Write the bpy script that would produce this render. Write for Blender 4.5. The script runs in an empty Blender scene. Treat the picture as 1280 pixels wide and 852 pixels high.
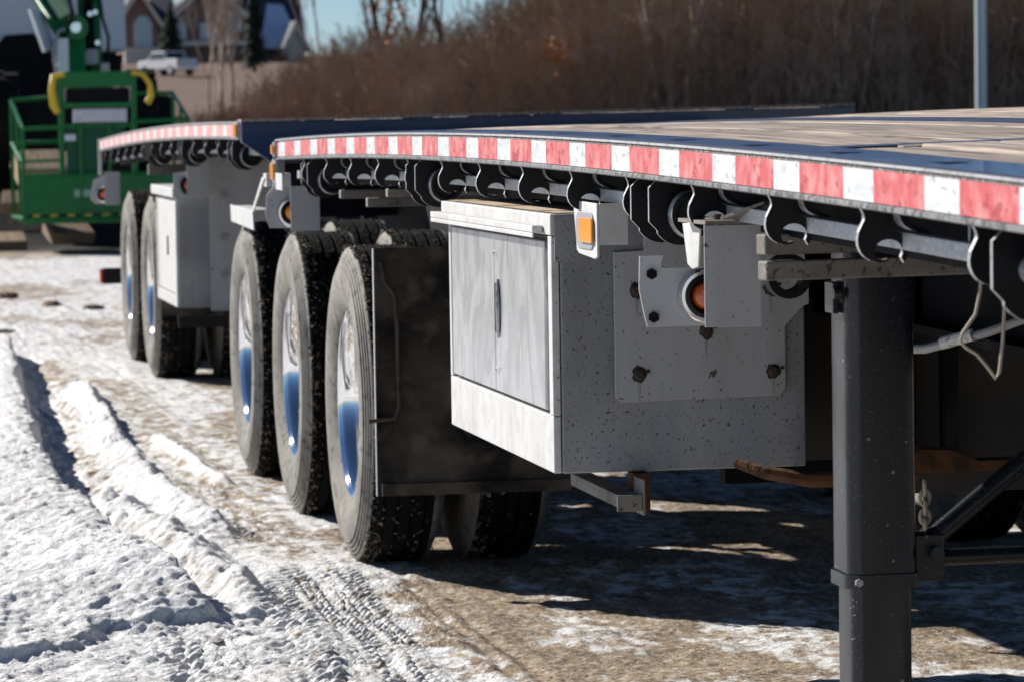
import bpy, math, random
import numpy as np
from mathutils import Matrix, Vector
random.seed(7)
SC = bpy.context.scene
COL = SC.collection

# ------------------------------------------------------------------ camera, sky, sun, exposure
YAW, PITCH, ROLL = 0.178, 0.0598, 0.0155
fw = Vector((math.sin(YAW)*math.cos(PITCH), math.cos(YAW)*math.cos(PITCH), -math.sin(PITCH)))
rt = Vector((math.cos(YAW), -math.sin(YAW), 0)); up = rt.cross(fw)
r2 = rt*math.cos(ROLL) - up*math.sin(ROLL); u2 = up*math.cos(ROLL) + rt*math.sin(ROLL)
cd = bpy.data.cameras.new('camera'); cam = bpy.data.objects.new('camera', cd); COL.objects.link(cam)
mw = Matrix((( r2.x, u2.x, -fw.x, -1.6), (r2.y, u2.y, -fw.y, 0.0), (r2.z, u2.z, -fw.z, 1.444), (0, 0, 0, 1)))
cam.matrix_world = mw
cd.sensor_width = 36; cd.lens = 4699/1280*36; cd.clip_start = 0.1; cd.clip_end = 3000
cd.dof.use_dof = True; cd.dof.focus_distance = 8.3; cd.dof.aperture_fstop = 10.0; cd.dof.aperture_blades = 9
SC.camera = cam

SHX, SHY = 1.10, 1.36           # ground shift of a shadow per metre of height: +x, -y
Ls = Vector((-SHX, SHY, 1)).normalized()
sd = bpy.data.lights.new('sun', 'SUN'); sun = bpy.data.objects.new('sun', sd); COL.objects.link(sun)
sd.energy = 5.0; sd.angle = math.radians(0.5); sd.color = (1.0, 0.955, 0.885)
sun.rotation_euler = Ls.to_track_quat('Z', 'Y').to_euler()
W = bpy.data.worlds.new('World'); SC.world = W; W.use_nodes = True
nt = W.node_tree; bg = nt.nodes['Background']
sk = nt.nodes.new('ShaderNodeTexSky'); sk.sky_type = 'NISHITA'; sk.sun_disc = False
sk.sun_elevation = math.asin(Ls.z); sk.sun_rotation = math.atan2(Ls.x, Ls.y)
sk.air_density = 1.0; sk.dust_density = 0.0; sk.ozone_density = 4.5; sk.altitude = 3500
nt.links.new(sk.outputs[0], bg.inputs[0]); bg.inputs[1].default_value = 0.05
SC.view_settings.view_transform = 'Standard'; SC.view_settings.look = 'None'
SC.view_settings.exposure = 0.62; SC.view_settings.gamma = 1.0
SC.render.engine = 'CYCLES'
SC.cycles.use_denoising = True
SC.cycles.max_bounces = 6; SC.cycles.diffuse_bounces = 1; SC.cycles.glossy_bounces = 3

# ------------------------------------------------------------------ materials
def mat(name, col, rough=0.6, metal=0.0, layers=(), bump=None, coord='Object', spec=0.5, coat=0.0, emit=None):
    """layers: (scale, detail, lo, hi, colour, strength, (sx,sy,sz)) - colour where a noise is high"""
    m = bpy.data.materials.new(name); m.use_nodes = True
    t = m.node_tree; p = t.nodes['Principled BSDF']; L = t.links.new
    p.inputs['Roughness'].default_value = rough; p.inputs['Metallic'].default_value = metal
    p.inputs['Specular IOR Level'].default_value = spec; p.inputs['Coat Weight'].default_value = coat
    p.inputs['Base Color'].default_value = (*col, 1)
    tc = t.nodes.new('ShaderNodeTexCoord'); src = None
    for sc_, det, lo, hi, c2, st, *stretch in layers:
        mp = t.nodes.new('ShaderNodeMapping'); L(tc.outputs[coord], mp.inputs[0])
        if stretch: mp.inputs['Scale'].default_value = stretch[0]
        n = t.nodes.new('ShaderNodeTexNoise'); n.inputs['Scale'].default_value = sc_; n.inputs['Detail'].default_value = det
        L(mp.outputs[0], n.inputs['Vector'])
        r = t.nodes.new('ShaderNodeMapRange'); r.inputs['From Min'].default_value = lo; r.inputs['From Max'].default_value = hi
        r.inputs['To Max'].default_value = st; L(n.outputs['Fac'], r.inputs['Value'])
        mx = t.nodes.new('ShaderNodeMix'); mx.data_type = 'RGBA'
        L(r.outputs[0], mx.inputs['Factor'])
        if src is None: mx.inputs['A'].default_value = (*col, 1)
        else: L(src, mx.inputs['A'])
        mx.inputs['B'].default_value = (*c2, 1); src = mx.outputs['Result']
    if src is not None: L(src, p.inputs['Base Color'])
    if bump:
        n = t.nodes.new('ShaderNodeTexNoise'); n.inputs['Scale'].default_value = bump[0]; n.inputs['Detail'].default_value = 4
        L(tc.outputs[coord], n.inputs['Vector'])
        b = t.nodes.new('ShaderNodeBump'); b.inputs['Strength'].default_value = bump[1]; b.inputs['Distance'].default_value = bump[2] if len(bump) > 2 else .01
        L(n.outputs['Fac'], b.inputs['Height']); L(b.outputs[0], p.inputs['Normal'])
    if emit: p.inputs['Emission Color'].default_value = (*emit, 1); p.inputs['Emission Strength'].default_value = 1
    return m

MUD = (.20, .165, .13)
K = {}
K['navy'] = mat('navy_paint', (.005, .020, .075), .28, layers=[(9, 5, .58, .8, (.12, .11, .10), .3)], bump=(60, .06, .01), coat=.3)
K['black'] = mat('black_steel', (.006, .006, .008), .5, layers=[(30, 4, .62, .8, (.035, .03, .028), .5)], spec=.3, bump=(80, .1, .01))
K['edge'] = mat('worn_steel_edge', (.42, .42, .43), .4, .4, layers=[(40, 4, .5, .7, (.06, .06, .065), .8)])
K['rail'] = mat('grey_rail', (.20, .20, .21), .55, .3, layers=[(45, 5, .46, .62, (.05, .043, .04), .9), (120, 3, .62, .7, (.50, .50, .50), .8)], bump=(90, .2, .01))
K['lip'] = mat('worn_bright_lip', (.50, .50, .51), .45, .3, layers=[(30, 5, .5, .7, (.20, .19, .18), .7)])
K['grit'] = mat('gritty_seam', (.085, .075, .07), .9, layers=[(130, 3, .52, .60, (.42, .39, .36), .8)], bump=(120, .5, .01))
K['galv'] = mat('frosted_galvanised_steel', (.42, .425, .44), .5, .3, layers=[(140, 3, .55, .66, (.72, .73, .75), .8), (25, 4, .58, .75, (.16, .15, .14), .6)], bump=(150, .3, .005))
K['white'] = mat('white_aluminium', (.60, .60, .595), .45, .1, layers=[(18, 5, .48, .74, (.42, .38, .33), .6), (8, 5, .48, .7, (.45, .42, .38), .5, (1, 1, .15)), (110, 2, .70, .73, (.05, .05, .05), .8)])
K['box'] = mat('shade_grey_box', (.29, .31, .345), .45, .15, layers=[(13, 5, .46, .62, (.20, .20, .205), .55, (1, 1, .07)), (9, 5, .54, .68, (.40, .40, .40), .5, (1, 1, .10)), (5, 5, .40, .70, (.20, .20, .205), .8, (1, 1, .3)), (2.2, 5, .5, .7, (.47, .475, .48), .6), (75, 2, .665, .69, (.05, .045, .04), .9), (170, 2, .655, .69, (.07, .06, .055), .85), (30, 3, .735, .75, (.03, .03, .03), .9)], bump=(30, .03, .01))  # white aluminium box toned grey: the front's shade painted into its colour
K['plate'] = mat('grey_cover_plate', (.43, .445, .47), .45, .15, layers=[(12, 5, .48, .64, (.32, .325, .335), .5, (1, 1, .07)), (4, 5, .42, .72, (.38, .375, .37), .8, (1, 1, .3)), (110, 2, .68, .715, (.05, .045, .04), .9), (24, 3, .735, .75, (.03, .03, .03), .9)], bump=(30, .03, .01))
K['stainless'] = mat('swirled_stainless', (.62, .63, .65), .30, .75, layers=[(5, 6, .45, .62, (.36, .37, .39), .7, (1, 1, .5)), (22, 5, .55, .75, (.80, .80, .80), .6, (1, 1, .4))], bump=(14, .25, .004))
K['lid'] = mat('dusty_lid_top', (.52, .40, .28), .8, layers=[(20, 5, .45, .7, (.28, .20, .13), .7)])
K['wood'] = None
K['alu'] = mat('polished_rim', (.90, .90, .91), .07, 1.0, layers=[(9, 4, .55, .8, (.72, .70, .68), .6)])
K['side'] = mat('dusty_tyre_wall', (.225, .21, .185), .85, layers=[(5, 6, .40, .66, (.115, .105, .092), .85), (28, 6, .54, .68, (.05, .046, .042), .8), (9, 5, .60, .72, (.34, .31, .27), .6)], bump=(50, .15, .01))
K['tread'] = mat('muddy_tread_rubber', (.009, .009, .009), .95, spec=.06, layers=[(26, 6, .62, .72, (.12, .10, .08), .6), (9, 5, .60, .75, (.03, .026, .023), .6)], bump=(60, .6, .02))
K['crumb'] = mat('frozen_mud_crumbs', (.25, .20, .155), .9, layers=[(40, 4, .45, .6, (.05, .04, .03), .85)])
K['flap'] = mat('dirty_rubber_flap', (.012, .0115, .011), .85, spec=.15, layers=[(3.2, 6, .40, .64, (.10, .082, .066), .9, (1, 1, 1.6)), (14, 6, .50, .70, (.15, .12, .095), .6)], bump=(7, .5, .02))
K['dusty'] = mat('dusty_steel_beam', (.22, .20, .18), .8, layers=[(9, 5, .45, .7, (.11, .09, .07), .8), (90, 2, .6, .68, (.03, .025, .02), .8)], bump=(70, .2, .01))
K['dark'] = mat('dark_underframe', (.009, .009, .011), .8, spec=.1, layers=[(6, 5, .55, .75, (.045, .037, .03), .6)])
K['panelbrown'] = mat('dark_brown_panel', (.05, .042, .034), .7, layers=[(3, 6, .45, .7, (.028, .022, .018), .8)])
K['rust'] = mat('rusty_steel', (.12, .052, .024), .85, layers=[(18, 6, .42, .66, (.035, .022, .015), .85)], spec=.2, bump=(60, .4, .01))
K['leg'] = mat('charcoal_leg_paint', (.011, .014, .019), .24, spec=.45, layers=[(150, 2, .6, .72, (.08, .082, .088), .5), (6, 5, .55, .75, (.055, .052, .048), .6, (1, 1, .3)), (90, 2, .735, .745, (.3, .3, .3), .7)], bump=(220, .12, .004))
K['amber'] = mat('amber_lens', (.95, .34, .012), .18, coat=.5, layers=[(60, 2, .5, .8, (1, .50, .05), .5)])
K['ambershade'] = mat('shaded_amber_lens', (.55, .10, .015), .15, coat=.6)  # darker copy of the amber lens, shade put into the colour
K['redlens'] = mat('red_lens', (.6, .02, .02), .2, coat=.5)
K['chrome'] = mat('chrome_bezel', (.8, .8, .82), .12, 1.0)
K['grey'] = mat('grey_bezel', (.30, .32, .35), .45, .2)
K['red'] = mat('red_tape', (.52, .08, .085), .42, layers=[(20, 6, .42, .66, (.66, .27, .265), .85), (42, 5, .585, .65, (.33, .02, .035), .8, (1, .6, 1)), (110, 3, .67, .72, (.10, .05, .05), .8)])
K['redfade'] = mat('faded_red_tape', (.60, .22, .21), .5, layers=[(20, 6, .42, .66, (.68, .42, .41), .8)])
K['whitetape'] = mat('white_tape', (.61, .62, .63), .42, layers=[(20, 6, .46, .66, (.48, .50, .52), .75, (1, .5, 2)), (60, 5, .585, .65, (.27, .29, .31), .75, (1, .6, 1))])
K['bolt'] = mat('rusty_bolt', (.035, .026, .022), .8, layers=[(80, 3, .5, .7, (.12, .05, .02), .6)])
K['drip'] = mat('rust_drip', (.30, .305, .31), .55)
K['rod'] = mat('dull_brown_rod', (.085, .06, .042), .8, layers=[(20, 4, .45, .65, (.03, .024, .02), .8)])
K['wire'] = mat('tan_wire', (.45, .38, .30), .6)
K['tag'] = mat('white_tag', (.75, .75, .73), .6, layers=[(90, 3, .55, .65, (.3, .3, .3), .7)])

for n_ in K['stainless'].node_tree.nodes:
    if n_.type == 'TEX_NOISE': n_.inputs['Distortion'].default_value = 2.2
def wood_mat(name, a, b, c):
    m = bpy.data.materials.new(name); m.use_nodes = True
    t = m.node_tree; p = t.nodes['Principled BSDF']; L = t.links.new
    p.inputs['Roughness'].default_value = .85
    tc = t.nodes.new('ShaderNodeTexCoord'); oi = t.nodes.new('ShaderNodeObjectInfo')
    ad = t.nodes.new('ShaderNodeVectorMath'); ad.operation = 'ADD'; L(tc.outputs['Object'], ad.inputs[0])
    sc = t.nodes.new('ShaderNodeVectorMath'); sc.operation = 'SCALE'; sc.inputs['Scale'].default_value = 37
    cx = t.nodes.new('ShaderNodeCombineXYZ'); L(oi.outputs['Random'], cx.inputs[0]); L(oi.outputs['Random'], cx.inputs[1]); L(cx.outputs[0], sc.inputs[0]); L(sc.outputs[0], ad.inputs[1])
    mp = t.nodes.new('ShaderNodeMapping'); mp.inputs['Scale'].default_value = (60, 2.2, 60); L(ad.outputs[0], mp.inputs[0])
    n = t.nodes.new('ShaderNodeTexNoise'); n.inputs['Scale'].default_value = 1; n.inputs['Detail'].default_value = 6; n.inputs['Distortion'].default_value = .5; L(mp.outputs[0], n.inputs['Vector'])
    r = t.nodes.new('ShaderNodeValToRGB'); e = r.color_ramp.elements
    e[0].position = .36; e[0].color = (*c, 1); e[1].position = .66; e[1].color = (*a, 1); q = r.color_ramp.elements.new(.47); q.color = (*b, 1)
    L(n.outputs['Fac'], r.inputs[0])
    hs = t.nodes.new('ShaderNodeHueSaturation'); L(r.outputs[0], hs.inputs['Color'])
    vr = t.nodes.new('ShaderNodeMapRange'); vr.inputs['To Min'].default_value = .64; vr.inputs['To Max'].default_value = 1.12; L(oi.outputs['Random'], vr.inputs[0]); L(vr.outputs[0], hs.inputs['Value'])
    L(hs.outputs[0], p.inputs['Base Color'])
    bp = t.nodes.new('ShaderNodeBump'); bp.inputs['Strength'].default_value = .5; bp.inputs['Distance'].default_value = .006; L(n.outputs['Fac'], bp.inputs['Height']); L(bp.outputs[0], p.inputs['Normal'])
    return m
K['wood'] = wood_mat('weathered_deck_wood', (.47, .385, .325), (.33, .262, .212), (.10, .075, .06))
K['timber'] = wood_mat('tan_timber', (.50, .36, .23), (.40, .28, .17), (.2, .13, .08))

# ------------------------------------------------------------------ mesh helpers
class M:
    def __init__(s): s.v = []; s.f = []; s.mi = []
    def add(s, vs, fs, mi=0):
        b = len(s.v); s.v += [tuple(p) for p in vs]
        for i, f in enumerate(fs): s.f.append(tuple(b+k for k in f)); s.mi.append(mi[i] if isinstance(mi, (list, tuple)) else mi)
        return s
    def box(s, x0, x1, y0, y1, z0, z1, mi=0):
        vs = [(x, y, z) for z in (z0, z1) for y in (y0, y1) for x in (x0, x1)]
        return s.add(vs, [(0, 2, 3, 1), (4, 5, 7, 6), (0, 1, 5, 4), (2, 6, 7, 3), (0, 4, 6, 2), (1, 3, 7, 5)], mi)
    def poly(s, pts, axis, a0, a1, mi=0, ms=None):
        """outline pts extruded along an axis; x: (y,z), y: (x,z), z: (x,y); ms = material index of the rim"""
        n = len(pts); ms = mi if ms is None else ms
        mk = {'x': lambda p, a: (a, p[0], p[1]), 'y': lambda p, a: (p[0], a, p[1]), 'z': lambda p, a: (p[0], p[1], a)}[axis]
        area = sum(pts[i][0]*pts[(i+1) % n][1]-pts[(i+1) % n][0]*pts[i][1] for i in range(n))
        P = list(pts) if area > 0 else list(pts)[::-1]
        if axis == 'y': P = P[::-1]
        vs = [mk(p, a0) for p in P]+[mk(p, a1) for p in P]
        fs = [tuple(range(n))[::-1], tuple(range(n, 2*n))]+[(i, (i+1) % n, n+(i+1) % n, n+i) for i in range(n)]
        return s.add(vs, fs, [mi, mi]+[ms]*n)
    def lathe(s, prof, c, axis, n=48, mi=None, closed=False):
        """prof: (along, radius); mi: material per profile segment"""
        k = len(prof); vs = []; fs = []; ml = []
        for i in range(n):
            t = 2*math.pi*i/n; cs, sn = math.cos(t), math.sin(t)
            for a, r in prof:
                vs.append({'x': (c[0]+a, c[1]+r*cs, c[2]+r*sn), 'y': (c[0]+r*sn, c[1]+a, c[2]+r*cs), 'z': (c[0]+r*cs, c[1]+r*sn, c[2]+a)}[axis])
        kk = k if closed else k-1
        for i in range(n):
            j = (i+1) % n
            for q in range(kk):
                w = (q+1) % k
                fs.append((i*k+q, j*k+q, j*k+w, i*k+w)); ml.append(mi[q] if mi else 0)
        return s.add(vs, fs, ml)
    def cyl(s, c, axis, a0, a1, r, n=20, mi=0):
        return s.lathe([(a0, .0001), (a0, r), (a1, r), (a1, .0001)], c, axis, n, [mi]*3)
    def tube(s, pts, rad, n=8, mi=0, sq=None):
        P = [Vector(p) for p in pts]; rr = rad if isinstance(rad, (list, tuple)) else [rad]*len(P)
        vs = []; m = len(P); prev = None
        for i, p in enumerate(P):
            d = (P[min(i+1, m-1)]-P[max(i-1, 0)]).normalized()
            if prev is None: a = d.orthogonal().normalized()
            else: a = (prev-d*prev.dot(d)).normalized()
            prev = a; b = d.cross(a)
            for k in range(n):
                t = 2*math.pi*k/n; vs.append(p+(a*math.cos(t)+b*math.sin(t))*rr[i])
        fs = [(i*n+k, i*n+(k+1) % n, (i+1)*n+(k+1) % n, (i+1)*n+k) for i in range(m-1) for k in range(n)]
        fs += [tuple(range(n))[::-1], tuple(range((m-1)*n, m*n))]
        return s.add(vs, fs, mi)
    def bar(s, p, q, w, h, mi=0, upv=(0, 0, 1)):
        p, q = Vector(p), Vector(q); d = (q-p).normalized(); a = d.cross(Vector(upv)).normalized(); b = a.cross(d)
        vs = [e+a*sx*w/2+b*sz*h/2 for e in (p, q) for sx, sz in ((-1, -1), (1, -1), (1, 1), (-1, 1))]
        return s.add(vs, [(3, 2, 1, 0), (4, 5, 6, 7), (0, 1, 5, 4), (1, 2, 6, 5), (2, 3, 7, 6), (3, 0, 4, 7)], mi)
    def mesh(s, name, mats):
        me = bpy.data.meshes.new(name); me.from_pydata(s.v, [], s.f)
        for m in (mats if isinstance(mats, (list, tuple)) else [mats]): me.materials.append(m)
        me.polygons.foreach_set('material_index', s.mi); me.update(); return me
    def build(s, name, mats, parent=None, bevel=0, smooth=None, loc=None, label=None):
        o = bpy.data.objects.new(name, s.mesh(name, mats)); COL.objects.link(o)
        if parent is not None:
            o.parent = parent; r = root_of(parent).location
            o.data.transform(Matrix.Translation(-r))
        if loc is not None: o.location = loc
        if bevel:
            b = o.modifiers.new('bevel', 'BEVEL'); b.width = bevel; b.segments = 2; b.limit_method = 'ANGLE'; b.angle_limit = .6
        if smooth is not None: soft(o, smooth)
        if label: o['label'] = label
        return o
def soft(o, ang):
    me = o.data; me.polygons.foreach_set('use_smooth', [True]*len(me.polygons))
    me.set_sharp_from_angle(angle=math.radians(ang))
def root_of(o):
    while o.parent is not None: o = o.parent
    return o
def tag(o, label, cat, group=None, kind=None):
    if label: o['label'] = label
    if cat: o['category'] = cat
    if group: o['group'] = group
    if kind: o['kind'] = kind
    return o
def thing(name, loc, label, cat, group=None):
    o = bpy.data.objects.new(name, None); COL.objects.link(o); o.location = loc; o.empty_display_size = .2
    return tag(o, label, cat, group)
def put(name, me, parent, loc=(0, 0, 0), rot=None, label=None):
    o = bpy.data.objects.new(name, me); COL.objects.link(o); o.parent = parent; o.location = loc
    if rot: o.rotation_euler = rot
    if label: o['label'] = label
    return o
def bev(o, w):
    b = o.modifiers.new('bevel', 'BEVEL'); b.width = w; b.segments = 2; b.limit_method = 'ANGLE'; b.angle_limit = .6
    return o

# ------------------------------------------------------------------ numpy value noise
_rng = np.random.RandomState(3)
_lat = _rng.rand(512, 512)
def vn(x, y, s, seed=0):
    x = x/s+seed*17.31; y = y/s+seed*9.7
    xi = np.floor(x).astype(int); yi = np.floor(y).astype(int); fx = x-xi; fy = y-yi
    fx = fx*fx*(3-2*fx); fy = fy*fy*(3-2*fy)
    g = lambda a, b: _lat[a % 512, b % 512]
    return (g(xi, yi)*(1-fx)+g(xi+1, yi)*fx)*(1-fy)+(g(xi, yi+1)*(1-fx)+g(xi+1, yi+1)*fx)*fy
def fbm(x, y, s, seed=0, o=4, gain=.5):
    t = 0; a = 1; w = 0
    for k in range(o): t = t+a*vn(x, y, s/2**k, seed+k); w += a; a *= gain
    return t/w
def sm(a, b, x):
    t = np.clip((x-a)/(b-a), 0, 1); return t*t*(3-2*t)

# ------------------------------------------------------------------ ground
def line_x(Y, pts):
    p = sorted(pts, key=lambda q: q[1]); return np.interp(Y, [q[1] for q in p], [q[0] for q in p])
def span(Y, a, b, e=.5): return sm(a-e, a+e*.3, Y)*(1-sm(b-e*.3, b+e, Y))
RUT_A = [(-.50, 24.5), (-.524, 23.1), (-.645, 19.7), (-.717, 17.2), (-.772, 15.3), (-.786, 14.0), (-.716, 12.87), (-.657, 11.92), (-.60, 11.2), (-.5, 10.4)]
RIDGE_B = [(-.26, 21), (-.302, 20.2), (-.35, 18.0), (-.392, 15.9), (-.408, 14.5), (-.35, 13.55), (-.292, 12.9)]
RIDGE_C = [(-.18, 17.6), (-.168, 17.0), (-.14, 15.8), (-.105, 14.6)]
MOUND_D = [(-.80, 14.6), (-.699, 13.95), (-.583, 12.83), (-.50, 12.1)]
MOUND_E = [(-.50, 12.6), (-.43, 11.85), (-.38, 11.2)]
def ridge(dx, h, wl, wr): return h*np.where(dx < 0, np.exp(-(dx/wl)**2), np.exp(-(dx/wr)**2))
def ground_z(x, y):
    n1 = fbm(x, y, .9, 1); n2 = fbm(x, y*.8, .16, 5, 4, .55); n3 = fbm(x, y, .045, 9, 3, .6)
    wob = (fbm(x, y, .5, 21)-.5)*.10+(fbm(x, y, .12, 23)-.5)*.06
    z = (n1-.5)*.030
    left = 1-sm(-.15, .25, x+wob)                      # the snowy side
    near_track = 1-.6*np.exp(-((x+.12)/.24)**4)
    z = z+near_track*left*((n2-.5)*.022+(n3-.5)*.022+(fbm(x, y, .060, 13, 4, .7)-.5)*.026+(np.abs(fbm(x, y, .055, 15, 3, .6)-.5)-.1)*-.03)+(1-left)*((n2-.5)*.020+(n3-.5)*.010)
    d = x-line_x(y, RUT_A)+wob*.7
    s = span(y, 11.2, 23.6, .7)
    z = z+s*(np.where(d < 0, .150*np.exp(-(d/.50)**2), 0)*(1-sm(-.035, 0.0, d))-.035*np.exp(-((d-.07)/.10)**2))
    d = x-line_x(y, RIDGE_B)+wob*.6
    z = z+span(y, 13.1, 20.2)*ridge(d, .10, .10, .035)*(.75+.6*(fbm(x, y, .3, 31)-.3))
    d = x-line_x(y, RIDGE_C)+wob*.4
    z = z+span(y, 14.9, 17.0)*ridge(d, .045, .05, .03)
    d = x-line_x(y, MOUND_D)-.12+wob
    z = z+span(y, 12.3, 14.4, .4)*ridge(d, .06, .10, .05)*(.6+.9*(n2-.2))
    d = x-line_x(y, MOUND_E)+wob
    z = z+span(y, 11.4, 12.3, .35)*ridge(d, .065, .07, .04)
    # near bank, lower left of the picture
    d = (y-10.62)-(x+.7)*.75+(fbm(x, y, .35, 91)-.5)*.55+(fbm(x, y, .09, 93, 3)-.5)*.30
    bank = (1-sm(-.45, -.28, x))*(1-sm(11.0, 12.0, y))
    z = z+bank*.034*sm(-.05, .06, d)
    d2 = x+.33-(y-10)*.05+wob
    z = z+span(y, 9.2, 10.8, .3)*ridge(d2, .014, .08, .035)
    # tyre tread prints
    for xc, sl, w, y0, y1 in ((-.03, .035, .13, 8.6, 12.2), (-.28, .05, .13, 8.4, 11.6), (-.14, .0, .10, 8.4, 11.9), (-.62, .05, .12, 8.4, 10.6), (-.02, -.06, .12, 13, 19.5)):
        d = x-(xc+sl*(y-10.5))+wob*.3
        msk = np.exp(-(d/w)**4)*span(y, y0, y1, .4)*sm(.25, .6, fbm(x, y, .6, 41))
        z = z+msk*(-.008+.0085*np.tanh(2.5*np.sin((y+np.abs(d)*1.2)*2*math.pi/.066))*(np.abs(np.sin(d*2*math.pi/.09)) > .25))
    for xc, w in ((.17, .03), (.10, .018), (-.17, .02)):
        d = x-(xc+.02*(y-10))+wob*.35
        z = z-.008*np.exp(-(d/w)**2)*span(y, 8.5, 12.0, .5)
    z = z+(fbm(x+.02*y, y*.035, .075, 45, 3, .6)-.5)*.022*np.exp(-((x-.05)/.55)**4)
    fade = 1-sm(24, 40, y)
    z = z*(.35+.65*fade)
    # packed flat where wheels and the leg stand
    for (wx, wy, rx, ry) in [(.32, q, .40, .30) for q in (12.157, 13.703, 15.25, 21.25, 22.8)]+[(.34, 6.92, .25, .25)]:
        k = np.exp(-(((x-wx)/rx)**4+((y-wy)/ry)**4)); z = z*(1-k)+k*.004
    # shaded berm, field and the hill with the houses
    z = z+.75*sm(43.4, 45.6, y+(fbm(x, y, 2.5, 51)-.5)*2.0)
    z = z+np.clip((y-100)*.0255, 0, 9.5)-.75*sm(60, 110, y)+(fbm(x, y, 14, 61)-.5)*.6*sm(60, 90, y)
    z = z+3*sm(24, 60, x-(y-120)*.10)*sm(112, 150, y)
    return z
def grow(a, step, end, k=1.10):
    out = []; s = step; v = a
    while v < end: s *= k; v += s; out.append(min(v, end))
    return out
ys = list(np.arange(7.9, 15.0, .0115)); ys = ys+grow(ys[-1], .0115, 900, 1.0135)
yf = grow(0, .03, 7.9+40, 1.16); ys = [7.9-q for q in yf[::-1]]+ys
xs = list(np.arange(-1.35, 1.1, .0085)); xr = grow(xs[-1], .0085, 420, 1.06); xl = grow(0, .0085, 420, 1.06)
xs = [-1.35-q for q in xl[::-1]]+xs+xr
XS, YS = np.array(xs), np.array(ys); GX, GY = np.meshgrid(XS, YS)
GZ = ground_z(GX, GY)
nx, ny = len(XS), len(YS)
me = bpy.data.meshes.new('ground'); me.vertices.add(nx*ny)
me.vertices.foreach_set('co', np.stack([GX, GY, GZ], -1).astype(np.float32).ravel())
ii = (np.arange(ny-1)[:, None]*nx+np.arange(nx-1)[None, :]).ravel()
q = np.stack([ii, ii+1, ii+nx+1, ii+nx], 1).astype(np.int32)
me.loops.add(q.size); me.polygons.add(len(q)); me.loops.foreach_set('vertex_index', q.ravel())
me.polygons.foreach_set('loop_start', (np.arange(len(q))*4).astype(np.int32)); me.polygons.foreach_set('use_smooth', np.ones(len(q), bool))
me.update(calc_edges=True)
# snow cover and field cover, kept as attributes (material masks)
wob = (fbm(GX, GY, .9, 71)-.5)*.55+(fbm(GX, GY, .2, 73)-.5)*.35
snow = 1-.30*sm(-.50, -.20, GX+wob*.5)-.70*sm(-.02, .34, GX+wob*.9-.016*(GY-10))
patch = sm(.50, .66, fbm(GX, GY*.45, .55, 81, 5, .6))
patch2 = sm(.50, .62, fbm(GX, GY*.4, 1.6, 83, 5, .6))
snow = np.maximum(snow, .52*patch)
under = sm(.45, .8, GX); snow = np.maximum(snow, under*.50*patch2)
farm = sm(19, 27, GY); snow = snow*(1-farm)+farm*(.18+.46*sm(.40, .64, fbm(GX, GY*.35, 1.1, 85, 5, .6)))
snow = snow*(1-sm(41.4, 42.6, GY+(fbm(GX, GY, 1.2, 99)-.5)*1.5))
ridges = np.clip(span(GY, 13.1, 20.2)*ridge(GX-line_x(GY, RIDGE_B), 1, .16, .08)+span(GY, 14.9, 17)*ridge(GX-line_x(GY, RIDGE_C), .8, .07, .05)+.8*span(GY, 12.3, 14.4, .4)*ridge(GX-line_x(GY, MOUND_D)-.12, 1, .13, .09)+.8*span(GY, 11.4, 12.3, .35)*ridge(GX-line_x(GY, MOUND_E), 1, .1, .07), 0, 1)
dA = GX-line_x(GY, RUT_A)
snow = snow-.42*span(GY, 11.5, 23)*np.exp(-((dA-.19)/.09)**2)-.22*span(GY, 12.5, 21)*np.exp(-((GX+.12)/.16)**2)
snow = np.maximum(snow, ridges*1.2)
yard_shade = sm(41.9, 42.9, GY+(fbm(GX, GY, 2.0, 97)-.5)*1.5)*(1-sm(60, 64, GY))  # mask of the lift's and lorry's shadow, painted on the ground
field = sm(44, 48, GY)
for nm, arr in (('snow', snow), ('field', field), ('yard_shade', yard_shade)):
    at = me.attributes.new(nm, 'FLOAT', 'POINT'); at.data.foreach_set('value', arr.astype(np.float32).ravel())
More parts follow.
